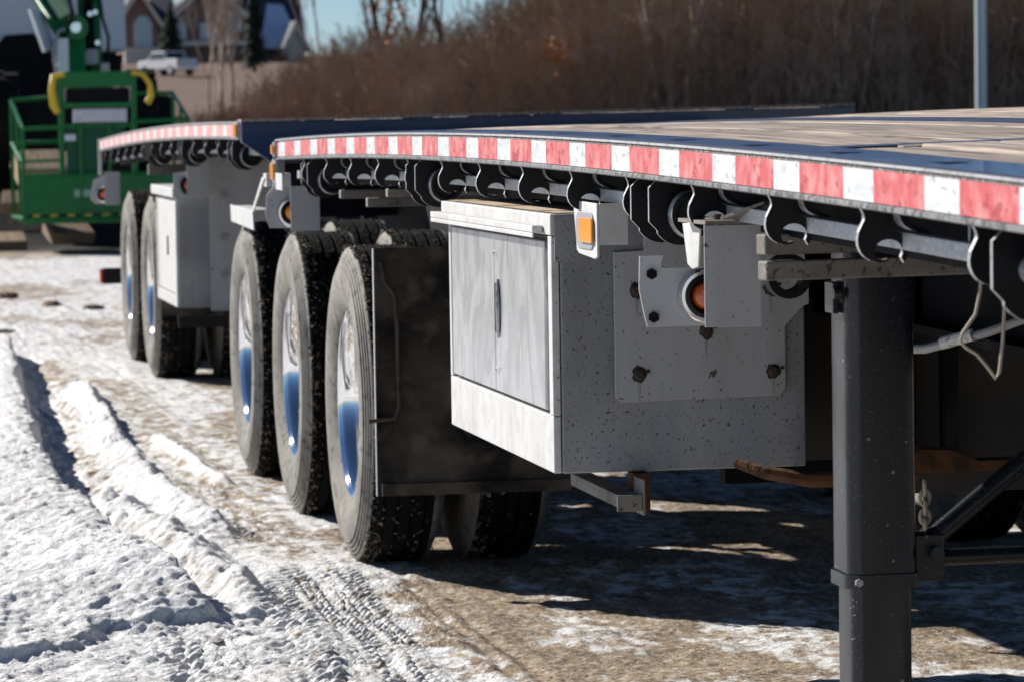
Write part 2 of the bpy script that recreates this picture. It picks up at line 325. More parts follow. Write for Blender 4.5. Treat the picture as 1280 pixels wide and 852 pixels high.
def ground_material():
    m = bpy.data.materials.new('snow_and_frozen_dirt'); m.use_nodes = True
    t = m.node_tree; p = t.nodes['Principled BSDF']; L = t.links.new; N = t.nodes.new
    p.inputs['Roughness'].default_value = .85; p.inputs['Specular IOR Level'].default_value = .25
    tc = N('ShaderNodeTexCoord')
    def noise(s, d, sc=(1, 1, 1), ro=.55):
        mp = N('ShaderNodeMapping'); mp.inputs['Scale'].default_value = sc; L(tc.outputs['Object'], mp.inputs[0])
        n = N('ShaderNodeTexNoise'); n.inputs['Scale'].default_value = s; n.inputs['Detail'].default_value = d; n.inputs['Roughness'].default_value = ro
        L(mp.outputs[0], n.inputs['Vector']); return n.outputs['Fac']
    def ramp(f, stops):
        r = N('ShaderNodeValToRGB'); e = r.color_ramp.elements
        for i, (po, c) in enumerate(stops):
            k = e[i] if i < 2 else e.new(po)
            k.position = po; k.color = (*c, 1)
        L(f, r.inputs[0]); return r.outputs[0]
    def mix(f, a, b):
        x = N('ShaderNodeMix'); x.data_type = 'RGBA'
        L(f, x.inputs['Factor'])
        for s_, v in (('A', a), ('B', b)):
            if isinstance(v, tuple): x.inputs[s_].default_value = (*v, 1)
            else: L(v, x.inputs[s_])
        return x.outputs['Result']
    def mr(f, a, b, c=0, d=1):
        r = N('ShaderNodeMapRange'); r.inputs[1].default_value = a; r.inputs[2].default_value = b; r.inputs[3].default_value = c; r.inputs[4].default_value = d
        L(f, r.inputs[0]); return r.outputs[0]
    def math_(op, a, b):
        x = N('ShaderNodeMath'); x.operation = op
        for i, v in enumerate((a, b)):
            if isinstance(v, (int, float)): x.inputs[i].default_value = v
            else: L(v, x.inputs[i])
        return x.outputs[0]
    A = N('ShaderNodeAttribute'); A.attribute_name = 'snow'; F = N('ShaderNodeAttribute'); F.attribute_name = 'field'
    dirt = ramp(noise(5, 7), [(.30, (.13, .085, .05)), (.74, (.44, .345, .24)), (.52, (.29, .21, .135))])
    frost = mr(noise(48, 7, (1, .6, 1), .75), .48, .60)
    dirt = mix(math_('MULTIPLY', frost, .62), dirt, (.66, .60, .52))
    dirt = mix(mr(noise(31, 7, (1, .7, 1), .72), .555, .62, 0, .85), dirt, (.07, .048, .033))
    dirt = mix(mr(noise(9, 6, (1, .4, 1), .65), .58, .66, 0, .7), dirt, (.085, .06, .042))
    sn = ramp(noise(3.5, 5), [(.3, (.70, .70, .70)), (.7, (.86, .865, .875))])
    sn = mix(mr(noise(26, 6, (1, .6, 1), .65), .60, .72, 0, .65), sn, (.42, .375, .32))
    sn = mix(mr(noise(1.4, 5), .52, .72, 0, .35), sn, (.55, .50, .45))
    fac = math_('ADD', A.outputs['Fac'], math_('MULTIPLY', math_('SUBTRACT', noise(13, 8, (1, .55, 1), .7), .5), 2.4))
    col = mix(mr(fac, .38, .66), dirt, sn)
    grass = ramp(noise(.8, 8, (1, 1, 1), .7), [(.3, (.085, .050, .036)), (.7, (.20, .130, .092))])
    col = mix(F.outputs['Fac'], col, grass)
    Y_ = N('ShaderNodeAttribute'); Y_.attribute_name = 'yard_shade'
    col = mix(Y_.outputs['Fac'], col, (.020, .018, .017))  # shadow around the machines mixed in as near-black ground colour
    L(col, p.inputs['Base Color'])
    h = math_('ADD', math_('MULTIPLY', noise(70, 5, (1, 1, 1), .7), .6), math_('MULTIPLY', noise(26, 5), .9))
    b = N('ShaderNodeBump'); b.inputs['Strength'].default_value = .8; b.inputs['Distance'].default_value = .022; L(h, b.inputs['Height']); L(b.outputs[0], p.inputs['Normal'])
    return m
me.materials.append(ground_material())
ground = bpy.data.objects.new('ground', me); COL.objects.link(ground)
tag(ground, 'rutted snow and brown frozen dirt rising to a dry grass hill', None, kind='structure')

# ------------------------------------------------------------------ trailers
def camber(z0, y0, k): return lambda y: z0-k*(y-y0)**2
def sweep(m, prof, ylist, zf, x0=0, cross=0, mi=None):
    """closed profile (x, dz) carried along y at the height of the bed"""
    n = len(prof); vs = []
    for y in ylist:
        z = zf(y); vs += [(x0+a, y, z+b+cross*a) for a, b in prof]
    k = len(ylist)
    fs = [(i*n+j, i*n+(j+1) % n, (i+1)*n+(j+1) % n, (i+1)*n+j) for i in range(k-1) for j in range(n)]
    ml = [(mi[j] if mi else 0) for i in range(k-1) for j in range(n)]
    fs += [tuple(range(n)), tuple(range((k-1)*n, k*n))[::-1]]; ml += [0, 0]
    return m.add(vs, fs, ml)
def lin(a, b, n): return [a+(b-a)*i/n for i in range(n+1)]

def hook_outline():
    c = (.051, -.084); r = .0235
    P = [(.006, 0), (.011, -.012), (.012, -.022), (.007, -.034), (.002, -.046), (0, -.060), (.001, -.072), (.005, -.084), (.012, -.094), (.022, -.101), (.034, -.1045), (.045, -.104), (.052, -.100), (.050, -.0975), (.042, -.099)]
    for k in range(0, 13):
        t = math.radians(215-k*(215+28)/12); P.append((c[0]+r*math.cos(t), c[1]+r*math.sin(t)))
    P += [(.077, -.106), (.083, -.092), (.086, -.075), (.088, -.060), (.080, -.052), (.066, -.046), (.058, -.034), (.055, -.020), (.058, -.008), (.064, 0)]
    return P
def horn_outline():
    return [(.058, 0), (.0545, -.012), (.056, -.023), (.062, -.033), (.073, -.041), (.086, -.046), (.100, -.050), (.104, -.046), (.100, -.042), (.088, -.038), (.078, -.032), (.070, -.024), (.068, -.012), (.072, 0)]
SX_, SZ_ = 1.0, .84
HOOK = M().poly([(a*SX_, b*SZ_) for a, b in hook_outline()], 'y', -.0065, .0065, 0, 1).mesh('rope_hook', [K['black'], K['edge']])
HORN = M().poly([(a*SX_, b*SZ_) for a, b in horn_outline()], 'y', -.060, -.022, 0, 1).mesh('hook_tail', [K['black'], K['edge']])
PIN = M().cyl((.086, .27, 0), 'z', -.040, 0, .0022, 8).cyl((.086, .27, -.042), 'z', -.006, .006, .008, 8).mesh('pin', K['edge'])
def winch_plate(m, y):
    P = [(.022, 0), (.003, -.018), (.003, -.086), (.020, -.104)]
    for k in range(9):
        t = math.radians(215+k*110/8); P.append((.066+.056*math.cos(t), -.078+.056*math.sin(t)))
    P += [(.125, -.095), (.125, 0)]
    m.poly(P, 'y', y-.005, y+.005, 0, 1)
WPL = [winch_plate_m.mesh('side_plate', [K['black'], K['edge']]) for winch_plate_m in [(lambda m: (winch_plate(m, 0), m)[1])(M())]][0]
WDR = M().cyl((.062, 0, -.060), 'y', -.165, -.005, .021, 20).mesh('drum', K['galv'])
WFL = M().lathe([(-.215, .0001), (-.215, .030), (-.222, .036), (-.222, .046), (-.205, .050), (-.19, .050), (-.175, .050), (-.175, .0001)], (.085, 0, -.072), 'y', 28, [0, 0, 0, 1, 0, 0, 0]).mesh('winch_wheel', [K['black'], K['edge']])
for q_ in (WDR, WFL): q_.polygons.foreach_set('use_smooth', [True]*len(q_.polygons)); q_.set_sharp_from_angle(angle=.6)

def tyre_meshes():
    prof = [(.060, .290), (.034, .300), (.022, .318), (.008, .350), (.001, .390), (0, .418), (.003, .436), (0.0032, .438), (.0035, .450), (.0075, .4515), (0.0082, .453), (.0095, .464), (.0135, .4655), (0.0142, .467), (.0155, .477), (.0195, .4785), (0.0202, .480), (.021, .489), (.025, .4905), (0.0262, .492), (.028, .505), (.034, .511), (.048, .5155)]
    mi = [0]*(len(prof)-2)+[1]
    x = .048
    for k in range(4):
        g = .072+.045*k
        for a, r in ((g-.006, .518), (g-.004, .506), (g+.004, .506), (g+.006, .518)): prof.append((a, r)); mi.append(1)
    prof.append((.232, .5155)); mi.append(1)
    back = [(.28-a, r) for a, r in prof if a < .035][::-1]
    for b in back: prof.append(b); mi.append(0)
    m = M().lathe(prof, (0, 0, 0), 'x', 112, mi)
    me = m.mesh('tyre', [K['side'], K['tread']]); me.polygons.foreach_set('use_smooth', [True]*len(me.polygons)); me.set_sharp_from_angle(angle=math.radians(38))
    rim = M().lathe([(.046, .289), (.030, .296), (.0255, .3045), (.028, .308), (.036, .309), (.031, .300), (.036, .291), (.050, .284), (.080, .279), (.120, .275), (.150, .268), (.165, .252), (.170, .235), (.172, .125), (.165, .110)][::-1], (0, 0, 0), 'x', 96)
    rme = rim.mesh('rim', K['alu']); rme.polygons.foreach_set('use_smooth', [True]*len(rme.polygons)); rme.set_sharp_from_angle(angle=math.radians(60))
    hub = M().lathe([(.168, .118), (.10, .110), (.085, .10), (.078, .07), (.075, .0001)][::-1], (0, 0, 0), 'x', 32)
    for k in range(10):
        t = 2*math.pi*k/10; hub.cyl((.15, .1425*math.cos(t), .1425*math.sin(t)), 'x', -.012, .025, .017, 6)
    hme = hub.mesh('wheel', K['chrome'])
    cr = M(); R = random.Random(5)
    for k in range(1100):
        t = R.uniform(0, 2*math.pi); a = R.choice([R.uniform(.028, .075)]*2+[R.uniform(.06, .25)]); r = .515; s = R.uniform(.003, .011)
        c = Vector((a, r*math.cos(t), r*math.sin(t)))
        vs = [c+Vector((R.uniform(-1, 1), R.uniform(-1, 1), R.uniform(-1, 1)))*s for _ in range(5)]
        cr.add(vs, [(0, 1, 2), (0, 2, 3), (0, 3, 4), (0, 4, 1), (1, 2, 4), (2, 3, 4)])
    cme = cr.mesh('mud_crumbs', K['crumb'])
    return me, rme, hme, cme
TYRE, RIM, HUB, CRUMB = tyre_meshes()
def wheel(root, x, y, z=.512, flip=False, full=True):
    loc = Vector((x, y, z))-root.location
    rot = (random.uniform(0, 6.28), 0, math.pi if flip else 0) if False else ((0, 0, math.pi) if flip else (random.uniform(0, 6.28), 0, 0))
    h = put('wheel', HUB, root, loc, rot)
    put('tyre', TYRE, h); put('rim', RIM, h)
    if full: k = put('mud_crumbs', CRUMB, h); k['kind'] = 'stuff'
    return h
def axle(root, x0, y, inner=True):
    wheel(root, x0, y); wheel(root, x0+.345, y)
    xr = x0+2.58
    wheel(root, xr, y, flip=True, full=False); wheel(root, xr-.345, y, flip=True, full=False)
    m = M().cyl((0, y, .512), 'x', x0+.5, x0+2.08, .07, 20)
    for xx in (x0+.62, x0+1.86): m.cyl((0, y, .512), 'x', xx-.05, xx+.1, .2, 24)
    m.build('axle', K['dark'], root, smooth=40)

def rail(root, x0, ya, yb, zf, phase, per=.4557, red='red'):
    yl = lin(ya, yb, 44)
    prof = [(.0, .0), (-.004, -.001), (-.004, -.0045), (0, -.0055), (0, -.064), (-.004, -.066), (-.004, -.073), (.004, -.076), (.06, -.076), (.06, -.07), (.012, -.066), (.012, -.010), (.13, -.010), (.13, 0)]
    mi = [2]*3+[3]+[0]*4+[1]*6
    r = sweep(M(), prof, yl, zf, x0, mi=mi).build('side_rail', [K['rail'], K['dark'], K['lip'], K['grit']], root)
    k0 = int((ya-phase)/per)-1
    for k in range(k0, k0+60):
        y1 = phase+per*k; y0 = y1-.2785
        for a, b, nm, mm in ((y0, y1, 'red_stripe', red), (y1, phase+per*(k+1)-.2785, 'white_stripe', 'whitetape')):
            a, b = max(a, ya+.004), min(b, yb-.004)
            if b-a < .01: continue
            sweep(M(), [(-.0018, -.0115), (-.0018, -.0625), (.0004, -.0625), (.0004, -.0115)], lin(a, b, 2), zf, x0).build(nm, K[mm], r)
    # galvanised track and the navy edge plate
    sweep(M(), [(.078, -.1435), (.078, -.1155), (.100, -.1155), (.100, -.1435)], yl, zf, x0).build('track_bar', K['galv'], root, bevel=.002)
    sweep(M(), [(.13, -.02), (.13, -.165), (.16, -.165), (.16, -.02)], yl, zf, x0).build('inner_channel', K['dark'], root)
    return r
def edge_plate(root, x0, ya, yb, zf, cross, w=.128):
    m = M(); sweep(m, [(.004, -.004), (.004, .0035), (w, .0035), (w, -.004)], lin(ya, yb, 44), zf, x0, cross)
    o = m.build('edge_plate', K['navy'], root)
    s = M(); y = ya+.3
    while y < yb-.3:
        z = zf(y)+.0037+cross*.07; s.add([(x0+.045, y-.055, z), (x0+.085, y-.055, z), (x0+.085, y+.055, z), (x0+.045, y+.055, z)], [(0, 1, 2, 3)])
        y += .6
    s.build('stake_slot', K['black'], o)
    return o
def planks(root, xa, xb, ya, yb, zf, cross, x0, w=.142, strip=None):
    x = xa; R = random.Random(int(ya*10))
    while x < xb-.03:
        x1 = min(x+w, xb)
        if strip and x < strip[1] and x1 > strip[0]:
            if strip[0]-x > .05: x1 = strip[0]
            else: x = strip[1]; continue
        dz = R.uniform(-.005, .003); g = .0045
        m = M(); ea, eb = ya+R.uniform(0, .012), yb-R.uniform(0, .012)
        sweep(m, [(x+g-x0, -.03+dz), (x+g-x0, dz-.001), (x+g+.003-x0, dz+.0015), (x1-g-.003-x0, dz+.0015+R.uniform(-.002, .002)), (x1-g-x0, dz-.001), (x1-g-x0, -.03+dz)], lin(ea, eb, 8), zf, x0, cross)
        m.build('deck_plank', K['wood'], root); x = x1
def oval(cx, cy, hx, hy, r, n=6):
    P = []
    for sx, sy, a0 in ((1, 1, 0), (-1, 1, 90), (-1, -1, 180), (1, -1, 270)):
        for k in range(n+1):
            t = math.radians(a0+90*k/n); P.append((cx+sx*(hx-r)+r*math.cos(t), cy+sy*(hy-r)+r*math.sin(t)))
    return P
def round_lamp(root, x, y, z, r=.05, lens='ambershade', d=.02):
    b = M().lathe([(0, r*1.18), (-d*.5, r*1.2), (-d, r*1.1), (-d, r*.96), (-d*.4, r*.9)], (x, y, z), 'y', 36).build('lamp_housing', K['chrome'], root, smooth=50)
    M().lathe([(-d*.2, r*.96), (-d*1.2, r*.93), (-d*1.3, r*.80), (-d*.7, r*.58)], (x, y, z), 'y', 36).build('lamp_grommet', K['black'], b, smooth=50)
    M().lathe([(-d*.7, r*.60), (-d*1.15, r*.54), (-d*1.4, r*.36), (-d*1.45, .0001)], (x, y, z), 'y', 36).build('lamp_lens', K[lens], b, smooth=80)
    return b
def marker(root, x, y, z, hy=.03, hz=.02, lens='amber'):
    b = M().poly(oval(y, z, hy+.012, hz+.010, .012), 'x', x-.006, x+.004).build('marker_lamp', K['grey'], root)
    M().poly(oval(y, z, hy, hz, .010), 'x', x-.016, x-.006).build('lamp_lens', K[lens], b, bevel=.004)
    return b

# ---- the near trailer
X0 = 0.0
Z1 = camber(1.401, 9.9, .0022); C1 = .022
t1 = thing('flatbed_trailer', (1.3, 8.0, 0), 'nearer flatbed trailer, its toolbox and charcoal landing leg in the foreground', 'trailer', 'flatbed trailers parked in a line')
YA, YB = 1.6, 13.715
rail(t1, X0, YA, YB, Z1, 5.2219)
edge_plate(t1, X0, YA, YB, Z1, C1)
ST = (1.02, 1.075)
for a, b in ((YA+.1, 3.95), (4.07, 6.36), (6.47, YB-.12)): planks(t1, .132, 2.55, a, b, Z1, C1, X0, strip=ST)
for y in (4.01, 6.415):
    m = M()
    for i in range(10):
        xa, xb = .13+.243*i, .13+.243*(i+1)
        m.add([(xa, y-.05, Z1(y-.05)+.003+C1*xa), (xb, y-.05, Z1(y-.05)+.003+C1*xb), (xb, y+.05, Z1(y+.05)+.003+C1*xb), (xa, y+.05, Z1(y+.05)+.003+C1*xa)], [(0, 1, 2, 3)])
    m.build('cross_strip', K['navy'], t1)
sweep(M(), [(ST[0]+.003, -.03), (ST[0]+.003, .001), (ST[1]-.003, .001), (ST[1]-.003, -.03)], lin(YA+.1, YB-.1, 40), Z1, 0, C1).build('deck_strip', K['navy'], t1)
sweep(M(), [(2.552, -.12), (2.552, .006), (2.60, .006), (2.60, -.12)], lin(YA, YB, 44), Z1, 0, C1).build('far_side_rail', K['rail'], t1)
sweep(M(), [(.135, -.045), (.135, -.032), (2.55, -.032), (2.55, -.045)], lin(YA, YB-.02, 44), Z1, 0, C1).build('deck_floor', K['dark'], t1)
m = M().add([(0, YB, Z1(YB)-.075), (2.6, YB, Z1(YB)+C1*2.6-.12), (2.6, YB, Z1(YB)+C1*2.6+.006), (0, YB, Z1(YB)), (0, YB-.1, Z1(YB)-.075), (2.6, YB-.1, Z1(YB)+C1*2.6-.12), (2.6, YB-.1, Z1(YB)+C1*2.6+.006), (0, YB-.1, Z1(YB)+.001)], [(0, 3, 2, 1), (4, 5, 6, 7), (3, 7, 6, 2), (0, 1, 5, 4), (0, 4, 7, 3), (1, 2, 6, 5)])
m.build('rear_beam', K['navy'], t1)
# hooks, pins and winches along the rail
ys_h = [5.2+.6*k for k in range(-4, 15)]
for i, y in enumerate(ys_h):
    if y > 13.6: continue
    z = Z1(y)-.0755
    L = Vector((X0+.004, y, z))-t1.location
    h = put('rope_hook', HOOK, t1, L); put('hook_tail', HORN, h); put('pin', PIN, h)
for y in (2.7, 5.10, 7.535, 10.60, 13.03):
    z = Z1(y)-.0755; L = Vector((X0+.004, y, z))-t1.location
    w = put('winch', WDR, t1, L); put('side_plate', WPL, w); put('side_plate', WPL, w, (0, -.17, 0)); put('winch_wheel', WFL, w)
# frame beneath
for xb in (.78, 1.72):
    m = M(); sweep(m, [(0, -.10), (0, -.115), (.065, -.115), (.065, -.43), (0, -.43), (0, -.45), (.14, -.45), (.14, -.43), (.075, -.43), (.075, -.115), (.14, -.115), (.14, -.10)], lin(YA+.2, 13.4, 14), Z1, xb)
    m.build('main_beam', K['dark'], t1)
    M().box(xb+.02, xb+.12, 12.9, 16.6, .82, 1.10).build('bogie_beam', K['dark'], t1)
y = YA+.3
while y < YB-.2:
    M().box(.16, 2.5, y, y+.07, Z1(y)-.135, Z1(y)-.05).build('crossmember', K['dusty'], t1); y += .6
for y, z0, z1 in ((12.05, 1.155, 1.185), (11.6, 1.195, 1.222), (12.7, 1.17, 1.20)):
    M().box(.10, 1.0, y, y+.04, z0, z1).build('crossmember', K['dusty'], t1, bevel=.004)
M().bar((.50, 11.45, 1.17), (.85, 11.6, 1.02), .05, .05).build('crossmember', K['dusty'], t1)
for y in (12.157, 13.703, 15.25): axle(t1, .02, y)
M().box(.80, 1.8, 14.6, 16.2, 1.10, 1.17).build('fifth_wheel', K['black'], t1, bevel=.01)
for y in (12.9, 14.45): M().box(.86, 1.0, y-.14, y+.14, .5, .84).build('spring_hanger', K['dusty'], t1, bevel=.01)
for y in (12.157, 13.703, 15.25):
    M().lathe([(.0, .0001), (.0, .10), (.02, .115), (.2, .115), (.22, .10), (.22, .0001)], (.80, y+.28, .62), 'z', 24).build('air_bag', K['black'], t1, smooth=50)

# toolbox
bx0, bx1, by0, by1, bz0, bz1 = .030, .632, 8.532, 10.0, .614, 1.165
m = M()
m.box(bx0+.02, bx1, by0, by1, bz0, bz1)
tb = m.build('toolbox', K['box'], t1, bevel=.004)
M().box(bx0, bx0+.018, by0+.001, by1, bz0+.001, .748).build('lower_panel', K['white'], tb, bevel=.003)
M().box(bx0, bx0+.018, by0+.001, by0+.045, .7485, bz1-.002).build('door_frame', K['white'], tb, bevel=.002)
M().box(bx0, bx0+.018, by1-.03, by1, .7485, bz1-.002).build('door_frame', K['white'], tb, bevel=.002)
M().box(bx0+.012, bx0+.019, by0+.046, by1-.031, .7495, bz1-.003).build('door_gap', K['black'], tb)
yd0, yd1, ydm = by0+.088, by1-.060, 9.285
dr = []
for a, b in ((yd0, ydm-.005), (ydm+.005, yd1)):
    d = M().box(bx0-.002, bx0+.011, a, b, .757, bz1-.014).build('door', K['stainless'], tb, bevel=.003)
    dr.append(d)
hy = ydm-.052
M().poly(oval(hy+.012, .965, .040, .062, .01), 'x', bx0-.0035, bx0-.0022).build('handle_recess', K['black'], tb)
M().tube([(bx0-.003, hy-.010, 1.036), (bx0-.006, hy-.020, 1.0), (bx0-.008, hy-.026, .965), (bx0-.006, hy-.020, .93), (bx0-.003, hy-.010, .894)], .006, 10).build('handle', K['edge'], tb, smooth=60)
for z in (1.10, .81): M().cyl((bx0-.006, ydm-.035, z), 'x', -.005, 0, .007, 12).build('rivet', K['chrome'], tb)
m = M().box(bx0-.003, bx1+.01, by0-.006, by1+.10, bz1+.001, bz1+.05)
ld = m.build('lid', K['white'], tb, bevel=.003)
M().box(bx0-.030, bx0-.005, by0+.075, by1+.12, bz1+.006, bz1+.022).box(bx0-.030, bx0-.026, by0+.075, by1+.12, bz1-.006, bz1+.005).build('drip_edge', K['white'], tb, bevel=.002)
M().add([(bx0+.012, by0+.02, bz1+.0525), (bx1, by0+.02, bz1+.0525), (bx1, by1+.08, bz1+.0525), (bx0+.012, by1+.08, bz1+.0525)], [(0, 1, 2, 3)]).build('lid_dirt', K['lid'], tb)
# front skin runs up over the lid end, and the bolted cover plate
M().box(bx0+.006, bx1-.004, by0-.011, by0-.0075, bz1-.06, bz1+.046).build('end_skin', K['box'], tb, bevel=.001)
pf = by0-.016
P = [(.173, .790), (.173, 1.125), (.245, 1.128), (.245, 1.255), (.60, 1.255), (.638, 1.06), (.638, .995), (.625, .99), (.580, .945), (.580, .80), (.565, .783), (.19, .777)]
cp = M().poly(P, 'y', pf-.004, pf+.004).build('cover_plate', K['plate'], tb, bevel=.0015)
for x, z in ((.226, 1.036), (.545, 1.036), (.390, .940), (.230, .842), (.550, .842)):
    b = M()
    b.lathe([(-.012, .0001), (-.012, .0085), (-.004, .012), (0, .0155)], (x, pf-.004, z), 'y', 10)
    b.cyl((x+.022, pf-.004, z+.006), 'y', -.003, .001, .0045, 8)
    b.poly([(x-.006, z-.012), (x+.005, z-.012), (x+.004, z-.04), (x+.001, z-.07), (x-.002, z-.05)], 'y', pf-.0047, pf-.0042, 1)
    R = random.Random(int(x*1000)); pts = [(x+(.017+R.uniform(-.003, .004))*math.cos(k*.449), z-.002+(.018+R.uniform(-.003, .006))*math.sin(k*.449)) for k in range(14)]
    b.poly(pts, 'y', pf-.0052, pf-.0038)
    b.build('bolt', [K['bolt'], K['drip']], tb)
# bracket under the box
m = M().box(.20, .206, 8.35, 8.45, .53, .612).box(.15, .2, 8.36, 8.95, .545, .575).box(.14, .199, 8.35, 8.356, .54, .578)
m.build('box_bracket', K['dusty'], t1, bevel=.002)
M().box(.21, .25, 8.5, 8.56, .52, .612).build('box_bracket', K['rust'], t1)
# turn lamp on its white plate
m = M().poly([(8.262, 1.253), (8.0, 1.250), (8.0, 1.135), (8.03, 1.129), (8.20, 1.136), (8.225, 1.142)], 'x', .030, .036).box(.036, .100, 8.0, 8.006, 1.160, 1.250)
tl = m.build('lamp_plate', K['white'], t1, bevel=.0015)
M().poly(oval(8.122, 1.189, .098, .041, .036), 'x', .0265, .0295).build('lamp_bezel', K['grey'], tl, bevel=.002)
M().poly(oval(8.092, 1.190, .070, .028, .012), 'x', .021, .0262).build('lamp_lens', K['amber'], tl, bevel=.005)
# round lamp and guard plate in front of the box
m = M().poly([(-.048, 1.165), (-.050, 1.10), (-.038, 1.04), (-.034, 1.026), (.10, 1.026), (.10, 1.14), (-.005, 1.14), (-.005, 1.150), (.0, 1.165)], 'y', 7.20, 7.206)
lp = m.build('lamp_plate', K['plate'], t1, bevel=.001)
for dx, z in ((-.025, 1.13), (-.022, 1.045)): M().cyl((dx, 7.2, z), 'y', -.008, .0, .011, 6).build('bolt', K['dark'], lp)
round_lamp(t1, .080, 7.197, 1.085, .045)
m = M().box(.012, .122, 6.90, 6.904, 1.040, 1.232)
m.build('guard_plate', K['plate'], t1, bevel=.001)
m = M().poly([(7.03, 1.235), (7.18, 1.228), (7.14, 1.15), (7.10, 1.142), (7.05, 1.148)], 'x', .034, .038)
m.build('lamp_bracket', K['white'], t1, bevel=.001)
m = M().box(.012, .13, 6.89, 7.12, 1.2335, 1.2405).bar((.08, 6.9, 1.245), (.14, 6.80, 1.275), .10, .006)
m.build('bracket_top', K['dusty'], t1)
for dx, dy in ((.03, 7.0), (.05, 6.95)): M().cyl((dx, dy, 1.241), 'z', 0, .010, .007, 6).build('bolt', K['rust'], t1)
# dusty braces by the leg
m = M().bar((.076, 6.72, 1.200), (.56, 6.815, 1.200), .04, .038); m.build('side_brace', K['dusty'], t1, bevel=.003)
m = M().bar((.076, 6.71, 1.152), (.56, 6.805, 1.152), .04, .036); m.build('side_brace', K['dusty'], t1, bevel=.003)
M().lathe([(-.02, .028), (-.02, .045), (.02, .045), (.02, .028)], (.275, 7.3, 1.115), 'y', 24, closed=True).build('hanger_ring', K['black'], t1, smooth=40)
# landing leg
def rsq(x, y, hx, hy, r, n=5): return oval(x, y, hx, hy, r, n)
lx, ly = .343, 6.92
lg = M().poly(rsq(lx, ly, .068, .068, .026), 'z', .567, 1.26).build('landing_leg', K['leg'], t1, smooth=30)
M().poly(rsq(lx, ly, .0735, .0735, .028), 'z', .540, .566).build('leg_collar', K['leg'], lg, smooth=30)
M().poly(rsq(lx, ly, .060, .060, .022), 'z', .05, .5395).build('leg_tube', K['leg'], lg, smooth=30)
M().lathe([(0, .0001), (0, .16), (.02, .17), (.045, .10), (.05, .0001)], (lx, ly, .004), 'z', 28).build('foot_pad', K['leg'], lg, smooth=30)
m = M(); R = random.Random(3)
for k in range(120):
    c = Vector((lx-.0601+R.uniform(-.001, .016)*(1 if k % 3 else .1), ly-.060+R.uniform(-.001, .002)+(.02 if k % 3 == 0 else 0)*R.random(), R.uniform(.06, .535))); q_ = R.uniform(.001, .003)
    m.add([c+Vector((R.uniform(-1, 1), R.uniform(-1, 1), R.uniform(-1, 1)))*q_ for _ in range(4)], [(0, 1, 2), (0, 2, 3), (0, 3, 1), (1, 3, 2)])
w_ = m.build('frozen_grit', K['edge'], lg); w_['kind'] = 'stuff'
M().cyl((lx-.052, ly-.0735, .553), 'y', -.008, .002, .008, 6).build('collar_bolt', K['edge'], lg)
M().tube([(lx-.0705, ly-.045+.006*k, 1.085+.002*math.sin(k*2.1)) for k in range(16)], .004, 6).build('weld_bead', K['leg'], lg, smooth=60)
M().box(lx-.085, lx-.073, ly-.03, ly+.03, 1.06, 1.12).cyl((lx-.06, ly-.05, 1.10), 'x', -.03, -.014, .012, 10).build('leg_lug', K['leg'], lg, bevel=.002)
M().box(lx+.073, lx+.13, ly-.03, ly+.03, .545, .635).build('brace_bracket', K['leg'], lg, bevel=.003)
M().tube([(lx+.09, ly+.01, .585), (2.2, ly+.01, .585)], .017, 10).build('cross_tube', K['leg'], t1, smooth=40)
M().tube([(lx+.10, ly, .612), (lx+.38, ly, .83), (lx+.62, ly, 1.02)], .020, 10).build('leg_brace', K['leg'], t1, smooth=40)
M().cyl((lx+.11, ly-.035, .60), 'y', -.02, .07, .014, 8).build('bolt', K['leg'], t1)
rg = M().poly(rsq(lx+1.9, ly, .072, .072, .028), 'z', .567, 1.26).poly(rsq(lx+1.9, ly, .064, .064, .024), 'z', .05, .566).build('landing_leg', K['leg'], t1, smooth=30)
# rusty beam, chain and dark panels behind the leg
m = M().tube([(.36, 8.10, .668), (.41, 8.04, .650), (.50, 7.98, .636), (.60, 7.98, .636), (.74, 7.98, .642)], [.012, .015, .017, .018, .016], 8)
m.build('rusty_beam', K['rust'], t1, smooth=40)
M().poly([(.66, .652), (.80, .652), (1.9, .652), (1.9, .675), (.86, .675), (.80, .700), (.73, .704), (.70, .690)], 'y', 7.90, 7.97).build('rusty_beam', K['rust'], t1, bevel=.003)
ch = M(); 
for k in range(6):
    z = .615-.021*k; n = 10
    pts = []
    for j in range(n+1):
        t = 2*math.pi*j/n; a, b = .012*math.cos(t), .017*math.sin(t); pts.append((.742+(a if k % 2 else a*.25), 7.93+(a*.3 if k % 2 else a), z+b))
    ch.tube(pts, .0045, 6)
ch.build('chain', K['wire'], t1, smooth=50)  # lighter tan stands in for sunlight on the chain
M().box(.62, 1.25, 9.02, 9.05, .58, .985).build('rear_panel', K['panelbrown'], t1)
M().box(.62, 1.9, 8.9, 9.0, .99, 1.18).build('tank', K['dark'], t1)
M().box(.70, 1.9, 8.35, 8.39, .56, 1.06).build('rear_panel', K['panelbrown'], t1)
for x in (.80, .90): M().box(x, x+.028, 8.28, 8.34, .62, 1.18).build('post', K['dark'], t1)
M().box(.62, 1.9, 9.3, 9.36, .50, .58).build('rear_panel', K['dark'], t1)
M().lathe([(0, .0001), (.0, .15), (.05, .19), (.85, .19), (.9, .15), (.9, .0001)], (1.0, 10.6, .82), 'x', 32).build('air_tank', K['dark'], t1, smooth=40)
